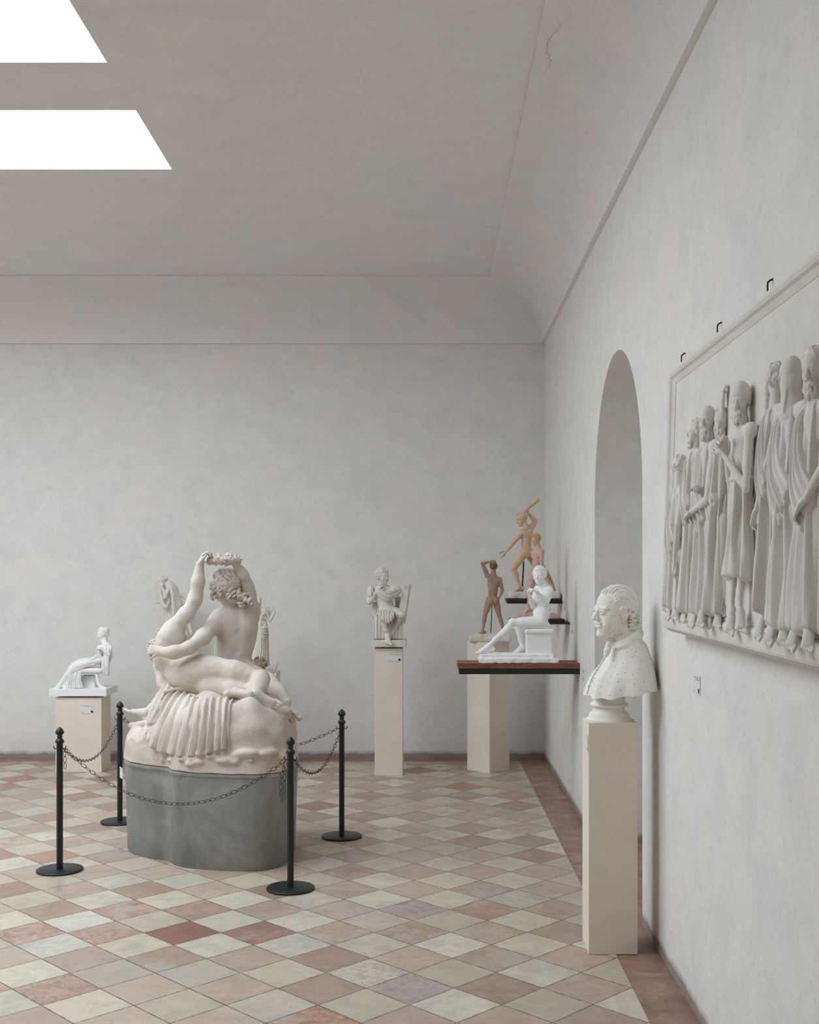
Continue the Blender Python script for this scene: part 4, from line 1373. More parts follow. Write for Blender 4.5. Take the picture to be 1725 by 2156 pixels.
S.mesh('hair', M['curl_brown'], .004, cb)
def wing(name, root, tip, wdt):
    S = Clay(); root = V(*root); tip = V(*tip); ax = nrm(tip - root); L = np.linalg.norm(tip - root)
    sd = nrm(np.cross(ax, V(0, 1, 0)))
    for i in range(6):
        w0 = root + sd * wdt * (i - 2.5) * .14
        w1 = root + ax * L * (1 - .10 * abs(i - 1.0)) + sd * wdt * (i - 2.5) * .05
        mid = lerp(w0, w1, .5) + sd * wdt * (i - 2.5) * .10
        S.chain([w0, mid, w1], [.008, .010, .004], .004, n=3)
    S.mesh(name, M['pl_grey'], .004, cb)
wing('wing', g1(1320, 1150, 6.98), g1(1415, 1042, 6.98), U(70))
wing('wing', g1(1205, 1130, 6.98), g1(1180, 1005, 6.98), U(60))
# ---------------------------------------------------------------- white seated man on the wooden shelf
z5 = zoomer(5.26, 940, 1030)
def R5(v, D): return v * D / FOC / 5.26
g = z5
D0 = 7.72
T = empty('seated_man_statue', (.6, D0, 1.017)); tag(T, 'bright white statue of a seated nude man with hands joined, on the wooden shelf', 'statue')
S = Clay()
hh = R5(200, D0)
H = g(1030, 955, D0); NK = g(1068, 1075, D0 + .01)
head(S, H, (-.38, -.92, -.05), (-.02, 0, 1), hh, NK)
SL, SR = g(1010, 1115, D0 + .045), g(1140, 1125, D0 - .03)
HL, HR = g(1035, 1490, D0 + .045), g(1055, 1490, D0 - .045)
torso(S, SL, SR, HL, HR, (-.85, -.5, 0), hh, .92, 'm', (-1, -.1, 0), NK)
S.ell(g(1055, 1380, D0), (R5(88, D0), .05, R5(90, D0)), None, .03)
arm(S, SR, g(1105, 1275, D0 - .065), g(1005, 1135, D0 - .10), hh, .95)
hand(S, g(1005, 1135, D0 - .10), (-.75, -.1, .35), (-.3, .1, -.9), hh * .62, 1.3, 1)
arm(S, SL, g(955, 1290, D0 - .0), g(925, 1180, D0 - .07), hh, .9)
hand(S, g(925, 1180, D0 - .07), (-.3, -.1, .95), (.8, -.3, .3), hh * .62, 1.2, -1)
leg(S, g(1040, 1475, D0 - .045), g(735, 1475, D0 - .05), g(470, 1735, D0 - .04), hh, .95, (.5, 0, -.8))
foot(S, g(470, 1735, D0 - .04), (-.97, -.05, -.12), (-.1, 0, 1), hh * 1.05)
leg(S, g(1030, 1490, D0 + .045), g(790, 1520, D0 + .06), g(838, 1735, D0 + .05), hh, .92, (1, 0, 0))
foot(S, g(838, 1745, D0 + .05), (-.85, -.5, -.2), (0, 0, 1), hh * .95)
S.mesh('body', M['pl_white'], .0026, T)
S = Clay(); hair(S, H, (-.38, -.92, -.05), (-.02, 0, 1), hh, 4, 80, 'short')
S.mesh('hair', M['pl_white'], .0022, T)
S = Clay()
S.box(lerp(g(880, 1700, D0), g(1160, 1700, D0), .5), (R5(140, D0), .075, R5(122, D0)), None, .003)
S.ell(g(1022, 1570, D0), (R5(166, D0), .09, R5(40, D0)), None, .01)
S.box(g(1022, 1568, D0), (R5(158, D0), .085, R5(26, D0)), None, .012, .01)
S.mesh('seat_block', M['pl_white'], .003, T)
S = Clay()
zb = 1.0175
cx = (g(360, 0, D0)[0] + g(1224, 0, D0)[0]) / 2; hx = (g(1224, 0, D0)[0] - g(360, 0, D0)[0]) / 2
S.box((cx, D0 - .01, zb + .0165), (hx, .105, .0165), None, .004)
S.box((cx - .01, D0 - .01, zb + .043), (hx - .02, .093, .016), None, .006, .006)
bumpy(S, (0, 7, .9), (1.2, 8.2, 1.2), .0022, 160, 3)
S.mesh('statue_base', M['pl_white'], .003, T)

# ---------------------------------------------------------------- brown standing man, hand behind his head
D0 = 9.43
T = empty('standing_man_statue', (.458, D0, 1.046)); tag(T, 'brown terracotta statue of a standing man seen from behind, one arm behind his head', 'statue')
S = Clay(); hh = R5(112, D0)
H = g(525, 862, D0); NK = g(522, 945, D0)
fb = (.35, .9, 0)
head(S, H, (.2, .9, .1), (0, -.1, 1), hh, NK)
SL, SR = g(455, 960, D0), g(590, 1000, D0)
HL, HR = g(478, 1235, D0 - .005), g(548, 1228, D0 + .005)
torso(S, SL, SR, HL, HR, fb, hh, 1.0, 'm', fb, NK)
arm(S, SL, g(398, 822, D0 - .02), g(500, 800, D0 - .04), hh, 1.0)
hand(S, g(500, 800, D0 - .04), (.9, .1, -.15), (0, 1, -.3), hh * .72, .8, 1)
arm(S, SR, g(622, 1120, D0), g(590, 1195, D0 - .03), hh, 1.0)
hand(S, g(590, 1195, D0 - .03), (-.4, -.3, -.8), (-.9, 0, .3), hh * .7, 1.2, 1)
leg(S, g(478, 1225, D0), g(430, 1395, D0 - .02), g(402, 1570, D0), hh, .95, (0, -1, 0))
foot(S, g(402, 1570, D0), (-.8, -.1, -.35), (0, 0, 1), hh * 1.0)
leg(S, g(545, 1225, D0), g(588, 1400, D0 + .03), g(640, 1575, D0 + .05), hh, .95, (0, -1, 0))
foot(S, g(640, 1575, D0 + .05), (.5, .8, -.1), (0, 0, 1), hh * 1.0)
S.mesh('body', M['clay_brown'], .0032, T)
S = Clay(); hair(S, H, (.2, .9, .1), (0, -.1, 1), hh, 4, 50, 'short'); S.mesh('hair', M['clay_dark'], .003, T)
v, f = tube_mesh([g(507, 1280, D0 + .02), g(500, 1450, D0 + .02), g(492, 1608, D0 + .02)], .0035, 8)
mesh_pd('support_rod', v, f, M['iron'], T, True)
S = Clay()
S.ell(g(480, 1645, D0), (R5(238, D0), .10, R5(50, D0)), None, .01)
S.box(g(480, 1650, D0), (R5(226, D0), .095, R5(36, D0)), None, .014, .02)
bumpy(S, (0, 9, .9), (1, 10, 1.3), .004, 110, 3)
S.add(lambda X, Y, Z: (1.0465 - Z) + 0 * X, (0, 9, .9), (1, 10, 1.05), 0.0, 'i')
S.mesh('statue_base', M['pl_grey'], .004, T)

# ---------------------------------------------------------------- helmeted warrior on the top shelf
D0 = 8.72
T = empty('warrior_statue', (.7, D0, 1.413)); tag(T, 'ochre terracotta statue of a helmeted nude warrior swinging a club, on the top shelf', 'statue')
S = Clay(); hh = R5(135, D0)
H = g(833, 345, D0); NK = g(885, 415, D0)
head(S, H, (-.93, -.30, -.15), (-.1, 0, 1), hh, NK)
SL, SR = g(838, 478, D0 - .03), g(938, 432, D0 + .03)
HL, HR = g(860, 700, D0 - .035), g(918, 708, D0 + .03)
torso(S, SL, SR, HL, HR, (-.55, .8, 0), hh, .98, 'm', (-.75, .6, 0), NK)
arm(S, SL, g(742, 596, D0 - .05), g(655, 692, D0 - .06), hh, 1.0)
hand(S, g(655, 692, D0 - .06), (-.35, -.05, -.9), (-.9, 0, .1), hh * .72, .5, 1)
arm(S, SR, g(985, 355, D0 + .05), g(905, 262, D0 + .01), hh, 1.05)
hand(S, g(908, 262, D0 + .01), (-.5, -.1, .75), (.5, -.3, .5), hh * .7, 1.4, 1)
leg(S, g(860, 705, D0 - .03), g(742, 880, D0 - .05), g(812, 1070, D0 - .03), hh, 1.0, (.9, -.2, -.2))
foot(S, g(812, 1078, D0 - .03), (-.93, -.1, -.3), (-.1, 0, 1), hh * 1.1)
leg(S, g(920, 705, D0 + .03), g(1010, 880, D0 + .05), g(1180, 1070, D0 + .05), hh, 1.0, (.6, -.5, -.2))
foot(S, g(1180, 1075, D0 + .05), (.3, .75, -.35), (0, 0, 1), hh * 1.0)
bd_ = S.mesh('body', M['clay_tan'], .003, T)
S = Clay()
Rh = frame(V(-.93, -.3, -.15), V(-.1, 0, 1))
S.ell(H + V(.004, 0, R5(30, D0)), V(.39, .49, .36) * hh, Rh, .005)
S.cap(H + Rh @ (V(-.2, .38, .12) * hh), H + Rh @ (V(.2, .38, .12) * hh), .05 * hh, None, .03 * hh)
S.chain([H + Rh @ (V(0, .35 - .12 * i, .48 + .10 * math.sin(i * .6)) * hh) for i in range(7)], [.04 * hh, .06 * hh, .07 * hh, .07 * hh, .07 * hh, .05 * hh, .03 * hh], .02 * hh)
S.mesh('helmet', M['clay_tan'], .0028, T)
S = Clay()
S.chain([g(868, 250, D0 - .0), g(920, 195, D0), g(975, 145, D0), g(1010, 112, D0)], [R5(14, D0), R5(20, D0), R5(25, D0), R5(28, D0)], .006)
S.cap(g(1012, 108, D0), g(1030, 92, D0), R5(16, D0), None, .004, 's')
S.mesh('club', M['clay_tan'], .0028, T)
v, f = tube_mesh([g(640, 690, D0 - .06), g(612, 698, D0 - .06), g(588, 712, D0 - .06)], .0028, 6)
mesh_pd('stick', v, f, M['clay_dark'], T, True)
rr = random.Random(9)
pts = [g(lerp(857, 840, t) + rr.uniform(-2, 2), lerp(800, 1140, t), D0 + .0) for t in np.linspace(0, 1, 24)]
v, f = tube_mesh(pts, [.0048 + rr.uniform(0, .0018) for _ in pts], 8); mesh_pd('support_rod', v, f, M['iron'], T, True)
S = Clay()
x0_ = g(690, 0, D0)[0]; x1_ = .955
S.box(((x0_ + x1_) / 2, D0, 1.4135 + .026), ((x1_ - x0_) / 2, .11, .026), None, .012)
bumpy(S, (0, 8, 1.2), (1.2, 9.2, 1.7), .004, 120, 3)
S.add(lambda X, Y, Z: (1.4135 - Z) + 0 * X, (0, 8, 1.3), (1.2, 9.4, 1.416), 0.0, 'i')
S.mesh('statue_base', M['pl_grey'], .004, T)

# ---------------------------------------------------------------- pink fair-haired man on the middle shelf
D0 = 8.27
T = empty('leaning_man_statue', (.75, D0, 1.281)); tag(T, 'pinkish terracotta statue of a fair-haired nude man, mostly behind the white seated man', 'statue')
S = Clay(); hh = R5(125, D0)
H = g(990, 560, D0); NK = g(1020, 640, D0)
head(S, H, (-.75, -.6, -.3), (-.1, -.1, 1), hh, NK)
SL, SR = g(968, 705, D0 + .02), g(1058, 692, D0 - .03)
HL, HR = g(965, 925, D0 + .03), g(1010, 930, D0 - .03)
torso(S, SL, SR, HL, HR, (-.9, -.35, 0), hh, .95, 'm', (-.9, -.4, 0), NK)
arm(S, SR, g(1052, 860, D0 - .05), g(985, 985, D0 - .10), hh, .95)
hand(S, g(985, 985, D0 - .1), (-.7, -.2, -.5), (-.3, 0, .9), hh * .7, 1.0, 1)
arm(S, SL, g(1120, 930, D0 + .04), g(1180, 1045, D0 + .04), hh, .95)
hand(S, g(1180, 1045, D0 + .04), (.25, 0, -.95), (-.9, 0, 0), hh * .72, .9, 1)
leg(S, g(970, 935, D0 - .02), g(925, 1130, D0 - .06), g(908, 1320, D0 - .03), hh, 1.0, (.9, .1, 0))
foot(S, g(908, 1325, D0 - .03), (-.93, -.3, -.3), (0, 0, 1), hh * 1.05)
leg(S, g(1020, 935, D0 + .03), g(1060, 1130, D0 + .02), g(1120, 1320, D0 + .04), hh, 1.0, (.9, .1, 0))
foot(S, g(1120, 1325, D0 + .04), (-.6, -.7, -.3), (0, 0, 1), hh * 1.05)
S.mesh('body', M['clay_pink'], .003, T)
S = Clay(); hair(S, H, (-.75, -.6, -.3), (-.1, -.1, 1), hh, 5, 80, 'curl'); S.mesh('hair', M['clay_hair'], .0026, T)
S = Clay()
x0_ = g(780, 0, D0)[0]; x1_ = .90
S.box(((x0_ + x1_) / 2, D0 + .01, 1.2815 + .017), ((x1_ - x0_) / 2, .085, .018), None, .008)
bumpy(S, (0, 8, 1.2), (1.2, 9.2, 1.7), .003, 140, 3)
S.add(lambda X, Y, Z: (1.2815 - Z) + 0 * X, (0, 8, 1.2), (1.2, 9.4, 1.284), 0.0, 'i')
S.mesh('statue_base', M['clay_pink'], .0035, T)

# ---------------------------------------------------------------- draped man seated with a tablet, middle pedestal
z4 = zoomer(9.8, 760, 1180)
g = z4; D0 = 9.21
def R4(v): return v * D0 / FOC / 9.8
T = empty('draped_man_statue', (-.343, D0, 1.02)); tag(T, 'grey-white statue of a seated draped man, hand to chin, with a tall tablet', 'statue')
S = Clay(); hh = R4(345)
H = g(455, 330, D0 - .01); NK = g(450, 520, D0)
fh, uh = (.62, -.75, -.05), (-.05, 0, 1)
head(S, H, fh, uh, hh, NK)
SL, SR = g(215, 620, D0), g(690, 600, D0)
HL, HR = g(440, 1060, D0 - .01), g(650, 1060, D0 - .01)
torso(S, SL, SR, HL, HR, (0, -1, 0), hh, 1.0, 'm', (.1, -1, 0), NK)
arm(S, g(200, 640, D0), g(175, 860, D0 - .03), g(330, 640, D0 - .06), hh, 1.0)
hand(S, g(330, 640, D0 - .06), (.35, -.1, .7), (.5, .7, 0), hh * .72, 1.2, 1)
leg(S, g(470, 1080, D0 - .01), g(450, 1190, D0 - .12), g(540, 1520, D0 - .09), hh, .88, (0, 1, 0))
foot(S, g(545, 1540, D0 - .09), (.15, -.85, -.35), (0, -.2, 1), hh * .95)
leg(S, g(670, 1060, D0), g(850, 1130, D0 - .09), g(690, 1420, D0 - .04), hh, .88, (0, 1, 0))
foot(S, g(680, 1430, D0 - .04), (-.8, -.2, -.4), (0, 0, 1), hh * .9)
S.mesh('body', M['pl_grey'], .0026, T)
S = Clay(); hair(S, H, fh, uh, hh, 14, 80, 'curl'); S.mesh('hair', M['pl_grey'], .0024, T)
S = Clay()
S.ell(g(690, 620, D0 - .01), (R4(125), .05, R4(110)), None, .02)
S.ell(g(215, 640, D0), (R4(80), .045, R4(120)), None, .02)
S.chain([g(330, 560, D0 - .02), g(480, 700, D0 - .055), g(640, 720, D0 - .05), g(760, 620, D0 - .01)], [R4(50), R4(80), R4(85), R4(70)], .03)
S.mesh('drapery', M['pl_grey'], .0028, T)
S = Clay(); S.box(g(560, 1400, D0 + .02), (R4(285), .06, R4(225)), None, .01)
S.mesh('seat_block', M['pl_grey'], .0035, T)
cs = lambda gs, **k: cloth_sheet('drapery', M['pl_grey'], gs, T, **k)
cs([[g(290 - 40 * t_, 500 + 50 * t_, D0 - .035), g(400 - 30 * t_, 590 + 150 * t_, D0 - .08), g(560 - 10 * t_, 650 + 180 * t_, D0 - .095), g(720, 580 + 190 * t_, D0 - .065), g(800, 560 + 120 * t_, D0 - .01)] for t_ in np.linspace(0, 1, 6)], amp=.0055, base=.004, tuck=.012, seed=2, nt=50)
cs([[g(150 + 130 * t_, 540, D0 - .02 - .035 * math.sin(3.1 * t_)), g(140 + 140 * t_, 640, D0 - .03 - .04 * math.sin(3.1 * t_)), g(140 + 130 * t_, 740, D0 - .03 - .035 * math.sin(3.1 * t_))] for t_ in np.linspace(0, 1, 5)], amp=.0035, base=.004, tuck=.008, seed=3, nt=30)
cs([[g(215 + 150 * t_, 850, D0 + .03), g(225 + 150 * t_, 1000, D0 + .015), g(245 + 160 * t_, 1180, D0 - .0)] for t_ in np.linspace(0, 1, 5)], amp=.004, base=.004, tuck=.01, seed=4, nt=30)
cs([[g(690 + 130 * t_, 740, D0 + .04), g(710 + 130 * t_, 950, D0 + .035), g(730 + 120 * t_, 1180, D0 + .03)] for t_ in np.linspace(0, 1, 5)], amp=.004, base=.004, tuck=.01, seed=5, nt=30)
cs([[g(345 + 350 * t_, 1030 + 20 * t_, D0 - .045), g(340 + 350 * t_, 1090 + 60 * math.sin(3 * t_), D0 - .13), g(385 + 300 * t_, 1180 + 120 * math.sin(3.1 * t_), D0 - .135)] for t_ in np.linspace(0, 1, 7)], amp=.005, base=.010, tuck=.012, seed=6, nt=40)
cs([[g(268 + 590 * t_, 1130, D0 - .035), g(250 + 615 * t_, 1350, D0 - .045), g(243 + 630 * t_, 1625, D0 - .05)] for t_ in np.linspace(0, 1, 10)], amp=.006, base=.003, tuck=.012, seed=7, nt=50)
ob = mesh_pd('tablet', [g(870, 500, D0 - .01), g(1005, 490, D0 - .01), g(930, 1000, D0 - .03), g(890, 1300, D0 - .05), g(790, 1180, D0 - .05), g(785, 985, D0 - .03),
                         g(905, 500, D0 + .03), g(1040, 500, D0 + .03), g(965, 1010, D0 + .02), g(920, 1300, D0), g(810, 1180, D0), g(805, 985, D0 + .02)],
             [(0, 1, 2, 3, 4, 5), (11, 10, 9, 8, 7, 6), (0, 6, 7, 1), (1, 7, 8, 2), (2, 8, 9, 3), (3, 9, 10, 4), (4, 10, 11, 5), (5, 11, 6, 0)], M['pl_grey'], T)
v, f = tube_mesh([g(930 + 40 * math.cos(a) * (1 - a / 12), 545 + 55 * math.sin(a) * (1 - a / 12), D0 - .016) for a in np.linspace(0, 9, 30)], .0022, 6)
mesh_pd('scroll_carving', v, f, M['pl_grey'], T, True)
S = Clay()
S.box(g(590, 1700, D0) + V(0, -.01, 0), (R4(350), .105, R4(70)), None, .006)
bumpy(S, (-1, 9, .9), (0, 10, 1.2), .002, 150, 3)
S.mesh('statue_base', M['pl_grey'], .0035, T)

# ---------------------------------------------------------------- seated woman on a stool, wide pedestal
z3 = zoomer(6.16, 90, 1300)
g = z3; D0 = 9.42
def R3(v): return v * D0 / FOC / 6.16
T = empty('seated_woman_statue', (-2.9, D0, .60)); tag(T, 'white statue of a draped woman leaning back on a stool, on the wide low pedestal', 'statue')
S = Clay(); hh = R3(165)
H = g(778, 212, D0); NK = g(800, 315, D0)
fh, uh = (-.88, -.42, -.2), (-.12, 0, 1)
head(S, H, fh, uh, hh, NK)
SL, SR = g(800, 350, D0 + .05), g(840, 370, D0 - .05)
HL, HR = g(690, 610, D0 + .04), g(700, 615, D0 - .045)
torso(S, SL, SR, HL, HR, (-.9, -.3, .3), hh, 1.0, 'f', (-.9, -.2, .2), NK)
arm(S, SR, g(855, 478, D0 - .075), g(765, 400, D0 - .09), hh, 1.0)
hand(S, g(765, 400, D0 - .09), (-.85, 0, -.1), (-.3, 0, -.9), hh * .7, .9, 1)
arm(S, SL, g(780, 480, D0 + .02), g(735, 420, D0 - .04), hh, .9)
leg(S, g(700, 610, D0 - .045), g(440, 650, D0 - .05), g(260, 830, D0 - .04), hh, 1.0, (.7, 0, -.6))
foot(S, g(250, 840, D0 - .04), (-.95, -.05, -.3), (0, 0, 1), hh * 1.0)
leg(S, g(690, 610, D0 + .04), g(470, 660, D0 + .04), g(320, 850, D0 + .04), hh, 1.0, (.7, 0, -.6))
foot(S, g(310, 870, D0 + .03), (-.95, -.05, -.3), (0, 0, 1), hh * 1.0)
S.mesh('body', M['pl_white'], .003, T)
S = Clay(); hair(S, H, fh, uh, hh, 15, 60, 'short'); S.ball(g(835, 225, D0), R3(26), .01)
S.mesh('hair', M['pl_white'], .0028, T)
S = Clay()
for i in range(9):
    t = i / 8; dz = lerp(-.10, .09, t)
    S.chain([g(730, 560 + 8 * i, D0 + dz * .8), g(560, 590 + 22 * math.sin(i), D0 + dz), g(410, 640 + 14 * math.cos(i * 2), D0 + dz), g(330, 740, D0 + dz), g(240 + 8 * i, 850, D0 + dz), g(200 + 14 * i, 905, D0 + dz)],
            [R3(34), R3(46), R3(46), R3(38), R3(30), R3(20)], .014, n=4)
S.ell(g(835, 400, D0), (R3(60), .075, R3(70)), None, .02)
S.ell(g(845, 500, D0), (R3(48), .075, R3(95)), None, .02)
S.chain([g(440, 690, D0 - .04), g(390, 800, D0 - .05), g(370, 900, D0 - .05)], [R3(60), R3(90), R3(110)], .02)
S.mesh('drapery', M['pl_white'], .003, T)
cw = lambda gs, **k: cloth_sheet('drapery', M['pl_white'], gs, T, **k)
cw([[g(700, 560 + 50 * t_, D0 - .085), g(560, 565 + 85 * t_, D0 - .115), g(410, 610 + 110 * t_, D0 - .12), g(330 + 30 * t_, 730 + 60 * t_, D0 - .115), g(240 + 70 * t_, 850 + 60 * t_, D0 - .10)] for t_ in np.linspace(0, 1, 6)], amp=.005, base=.003, tuck=.012, seed=11, nt=50)
cw([[g(400 + 110 * t_, 665 + 10 * t_, D0 - .11), g(330 + 160 * t_, 790, D0 - .125), g(290 + 230 * t_, 922, D0 - .12)] for t_ in np.linspace(0, 1, 8)], amp=.006, base=.004, tuck=.012, seed=12, nt=50)
cw([[g(755 + 20 * t_, 440 + 110 * t_, D0 - .065), g(660, 500 + 130 * t_, D0 - .10), g(560 + 30 * t_, 530 + 110 * t_, D0 - .105)] for t_ in np.linspace(0, 1, 6)], amp=.005, base=.004, tuck=.012, seed=13, nt=40)
cw([[g(760 + 95 * t_, 505, D0 - .09), g(760 + 98 * t_, 620, D0 - .095), g(768 + 90 * t_, 755, D0 - .085)] for t_ in np.linspace(0, 1, 6)], amp=.004, base=.004, tuck=.010, seed=14, nt=40)
cw([[g(800 + 90 * t_, 330 + 30 * t_, D0 - .07), g(790 + 105 * t_, 400, D0 - .085), g(800 + 95 * t_, 440, D0 - .08)] for t_ in np.linspace(0, 1, 4)], amp=.003, base=.003, tuck=.008, seed=15, nt=24)
S = Clay()
S.chain([g(500, 688, D0 - .095), g(745, 690, D0 - .095)], R3(32), .005)
S.chain([g(500, 688, D0 + .07), g(745, 690, D0 + .07)], R3(32), .005)
S.box(g(625, 700, D0 - .01), (R3(120), .085, R3(30)), None, .004)
S.chain([g(705, 745, D0 - .08), g(720, 840, D0 - .08), g(760, 900, D0 - .08), g(815, 918, D0 - .08)], [R3(26), R3(24), R3(24), R3(20)], .006)
S.chain([g(705, 745, D0 + .09), g(720, 840, D0 + .09), g(760, 900, D0 + .09), g(815, 918, D0 + .09)], [R3(26), R3(24), R3(24), R3(20)], .006)
S.box(g(610, 840, D0 + .02), (R3(90), .05, R3(90)), None, .003)
S.mesh('stool', M['pl_white'], .003, T)
bev_box('statue_base', (g(78, 0, 9.28)[0], 9.275, .6135), (g(828, 0, 9.28)[0], 9.60, .672), M['pl_white'], T, .004)

# ---------------------------------------------------------------- draped standing woman behind the group
z8 = zoomer(8.983, 520, 1240)
g = z8; D0 = 9.46
def R8(v): return v * D0 / FOC / 8.983
T = empty('standing_woman_statue', (-1.32, D0, .80)); tag(T, 'grey-white statue of a draped woman raising one hand, behind the big group', 'statue')
S = Clay(); hh = R8(165)
H = g(220, 245, D0); NK = g(245, 350, D0)
fh, uh = (.35, -.93, 0), (-.12, 0, 1)
head(S, H, fh, uh, hh, NK)
SL, SR = g(190, 410, D0), g(340, 405, D0)
HL, HR = g(235, 760, D0), g(330, 760, D0)
torso(S, SL, SR, HL, HR, (.2, -1, 0), hh, .92, 'f', None, NK)
arm(S, SR, g(435, 605, D0 - .02), g(525, 460, D0 - .04), hh, .95)
hand(S, g(525, 460, D0 - .04), (-.05, 0, 1), (-1, 0, 0), hh * .72, .35, 1)
arm(S, SL, g(150, 600, D0 + .02), g(120, 740, D0), hh, .9)
hand(S, g(120, 740, D0), (-.2, 0, -1), (1, 0, 0), hh * .7, .5, 1)
S.mesh('body', M['pl_grey'], .003, T)
S = Clay(); hair(S, H, fh, uh, hh, 16, 55, 'short'); S.ball(g(240, 175, D0 + .02), R8(32), .01); S.mesh('hair', M['pl_grey'], .003, T)
S = Clay()
for i in range(22):
    a = 2 * math.pi * i / 22; c, s_ = math.cos(a), math.sin(a)
    S.chain([g(275 + 70 * c, 600, D0 + .04 * s_), g(290 + 95 * c, 800, D0 + .05 * s_), g(265 + 125 * c, 1100, D0 + .06 * s_), g(235 + 165 * c, 1420, D0 + .08 * s_), g(225 + 185 * c, 1470, D0 + .09 * s_)], [R8(20), R8(26), R8(28), R8(34), R8(36)], .012, n=3)
S.cap(g(275, 600, D0), g(285, 900, D0), R8(60), R8(85), .02)
S.cap(g(285, 900, D0), g(235, 1400, D0), R8(90), R8(150), .02)
S.chain([g(205, 540, D0 - .05), g(270, 580, D0 - .065), g(345, 560, D0 - .05)], R8(13), .004)
S.mesh('drapery', M['pl_grey'], .0034, T)
cs([[g(200 + 155 * t_, 580, D0 - .03 - .03 * math.sin(3.1 * t_)), g(190 + 195 * t_, 800, D0 - .035 - .05 * math.sin(3.1 * t_)), g(150 + 240 * t_, 1100, D0 - .04 - .06 * math.sin(3.1 * t_)), g(90 + 300 * t_, 1380, D0 - .045 - .07 * math.sin(3.1 * t_)), g(55 + 340 * t_, 1520, D0 - .05 - .08 * math.sin(3.1 * t_))] for t_ in np.linspace(0, 1, 9)], amp=.0055, base=.004, tuck=.012, seed=21, nt=60)
cs([[g(215, 600 + 60 * t_, D0 - .06), g(250 + 20 * t_, 690 + 200 * t_, D0 - .095), g(330, 700 + 260 * t_, D0 - .095), g(372, 640 + 300 * t_, D0 - .06)] for t_ in np.linspace(0, 1, 6)], amp=.004, base=.004, tuck=.012, seed=22, nt=40)
cs([[g(195, 440 + 100 * t_, D0 - .045), g(270, 480 + 95 * t_, D0 - .07), g(340, 420 + 130 * t_, D0 - .05)] for t_ in np.linspace(0, 1, 4)], amp=.003, base=.003, tuck=.008, seed=23, nt=30)
S = Clay()
S.ell(g(395, 440, D0 + .045), (R8(62), .014, R8(108)), None, .004)
S.mesh('wing', M['pl_grey'], .0034, T)
lathe('statue_base', [(.095, .801), (.10, .806), (.10, .822), (.093, .83)], g(235, 0, D0)[0], D0, M['pl_grey'], T, 32)

# ---------------------------------------------------------------- mourning figure on a stele, left behind the group
z9 = zoomer(11.98, 310, 1200)
g = z9; D0 = 9.66
def R9(v): return v * D0 / FOC / 11.98
T = empty('stele', (-2.09, D0, .80)); tag(T, 'tall grey-white stele with a bowed mourning woman in relief, behind the big group', 'stele')
zt = g(0, 355, D0)[2]; xl, xm = g(175, 0, D0)[0], g(720, 0, D0)[0]
zz = g(0, 820, D0)[2]; z1_ = g(0, 1500, D0)[2]
vs = []
for y in (D0, D0 + .06):
    vs += [(xl, y, zt), (g(600, 0, D0)[0], y, zt + .0), (xm, y, zz), (g(760, 0, D0)[0], y, z1_), (g(760, 0, D0)[0], y, .802), (g(310, 0, D0)[0], y, .802), (g(290, 0, D0)[0], y, z1_), (xl + .012, y, zz)]
n = 8
mesh_pd('slab', vs, [tuple(range(n))[::-1], tuple(range(n, 2 * n))] + [(i, (i + 1) % n, n + (i + 1) % n, n + i) for i in range(n)], M['pl_grey'], T)
bev_box('moulding', (xl - .004, D0 - .006, zz - .004), (g(310, 0, D0)[0], D0 + .02, zz + .004), M['pl_grey'], T, .001)
bev_box('moulding', (g(300, 0, D0)[0], D0 - .006, z1_ - .004), (g(430, 0, D0)[0], D0 + .02, z1_ + .004), M['pl_grey'], T, .001)
S = Clay(); hh = R9(260)
H = g(390, 300, D0 - .03)
head(S, H, (-.5, -.5, -.7), (-.3, -.1, .9), hh, g(500, 330, D0 - .01))
S.chain([g(500, 340, D0 - .01), g(590, 400, D0 - .02), g(690, 620, D0 - .02), g(760, 900, D0 - .02), g(780, 1200, D0 - .02)], [R9(75), R9(110), R9(130), R9(140), R9(150)], .02)
S.chain([g(560, 400, D0 - .03), g(500, 560, D0 - .06), g(450, 700, D0 - .07)], [R9(70), R9(52), R9(42)], .012)
S.chain([g(450, 700, D0 - .07), g(430, 560, D0 - .07), g(370, 430, D0 - .06)], [R9(42), R9(40), R9(30)], .008)
hand(S, g(370, 430, D0 - .06), (-.3, 0, .8), (0, .9, .2), hh * .6, .9, 1)
S.cap(g(860, 620, D0 - .01), g(1000, 740, D0 - .01), R9(50), R9(34), .01)
S.mesh('figure', M['pl_grey'], .003, T)
S = Clay(); hair(S, H, (-.5, -.5, -.7), (-.3, -.1, .9), hh, 17, 60, 'short'); S.ball(g(480, 215, D0 - .03), R9(45), .01)
S.mesh('hair', M['pl_grey'], .003, T)
S = Clay()
S.chain([g(640, 420, D0 - .02), g(720, 800, D0 - .03), g(760, 1450, D0 - .03)], [R9(80), R9(120), R9(130)], .02)
for i in range(5):
    S.chain([g(345 - 8 * i, 400, D0 - .03), g(330 + 16 * i, 700 + 10 * i, D0 - .04), g(380 + 22 * i, 900 + 0 * i, D0 - .045), g(480 + 8 * i, 950 - 28 * i, D0 - .05), g(570 - 4 * i, 800 - 30 * i, D0 - .05)], [R9(12), R9(16), R9(17), R9(17), R9(12)], .004, n=4)
S.cap(g(880, 1400, D0 - .01), g(1000, 1640, D0 - .01), R9(60), R9(44), .02)
S.cap(g(1060, 1380, D0 + .0), g(1120, 1600, D0 + .0), R9(50), R9(50), .01)
S.mesh('drapery', M['pl_grey'], .003, T)
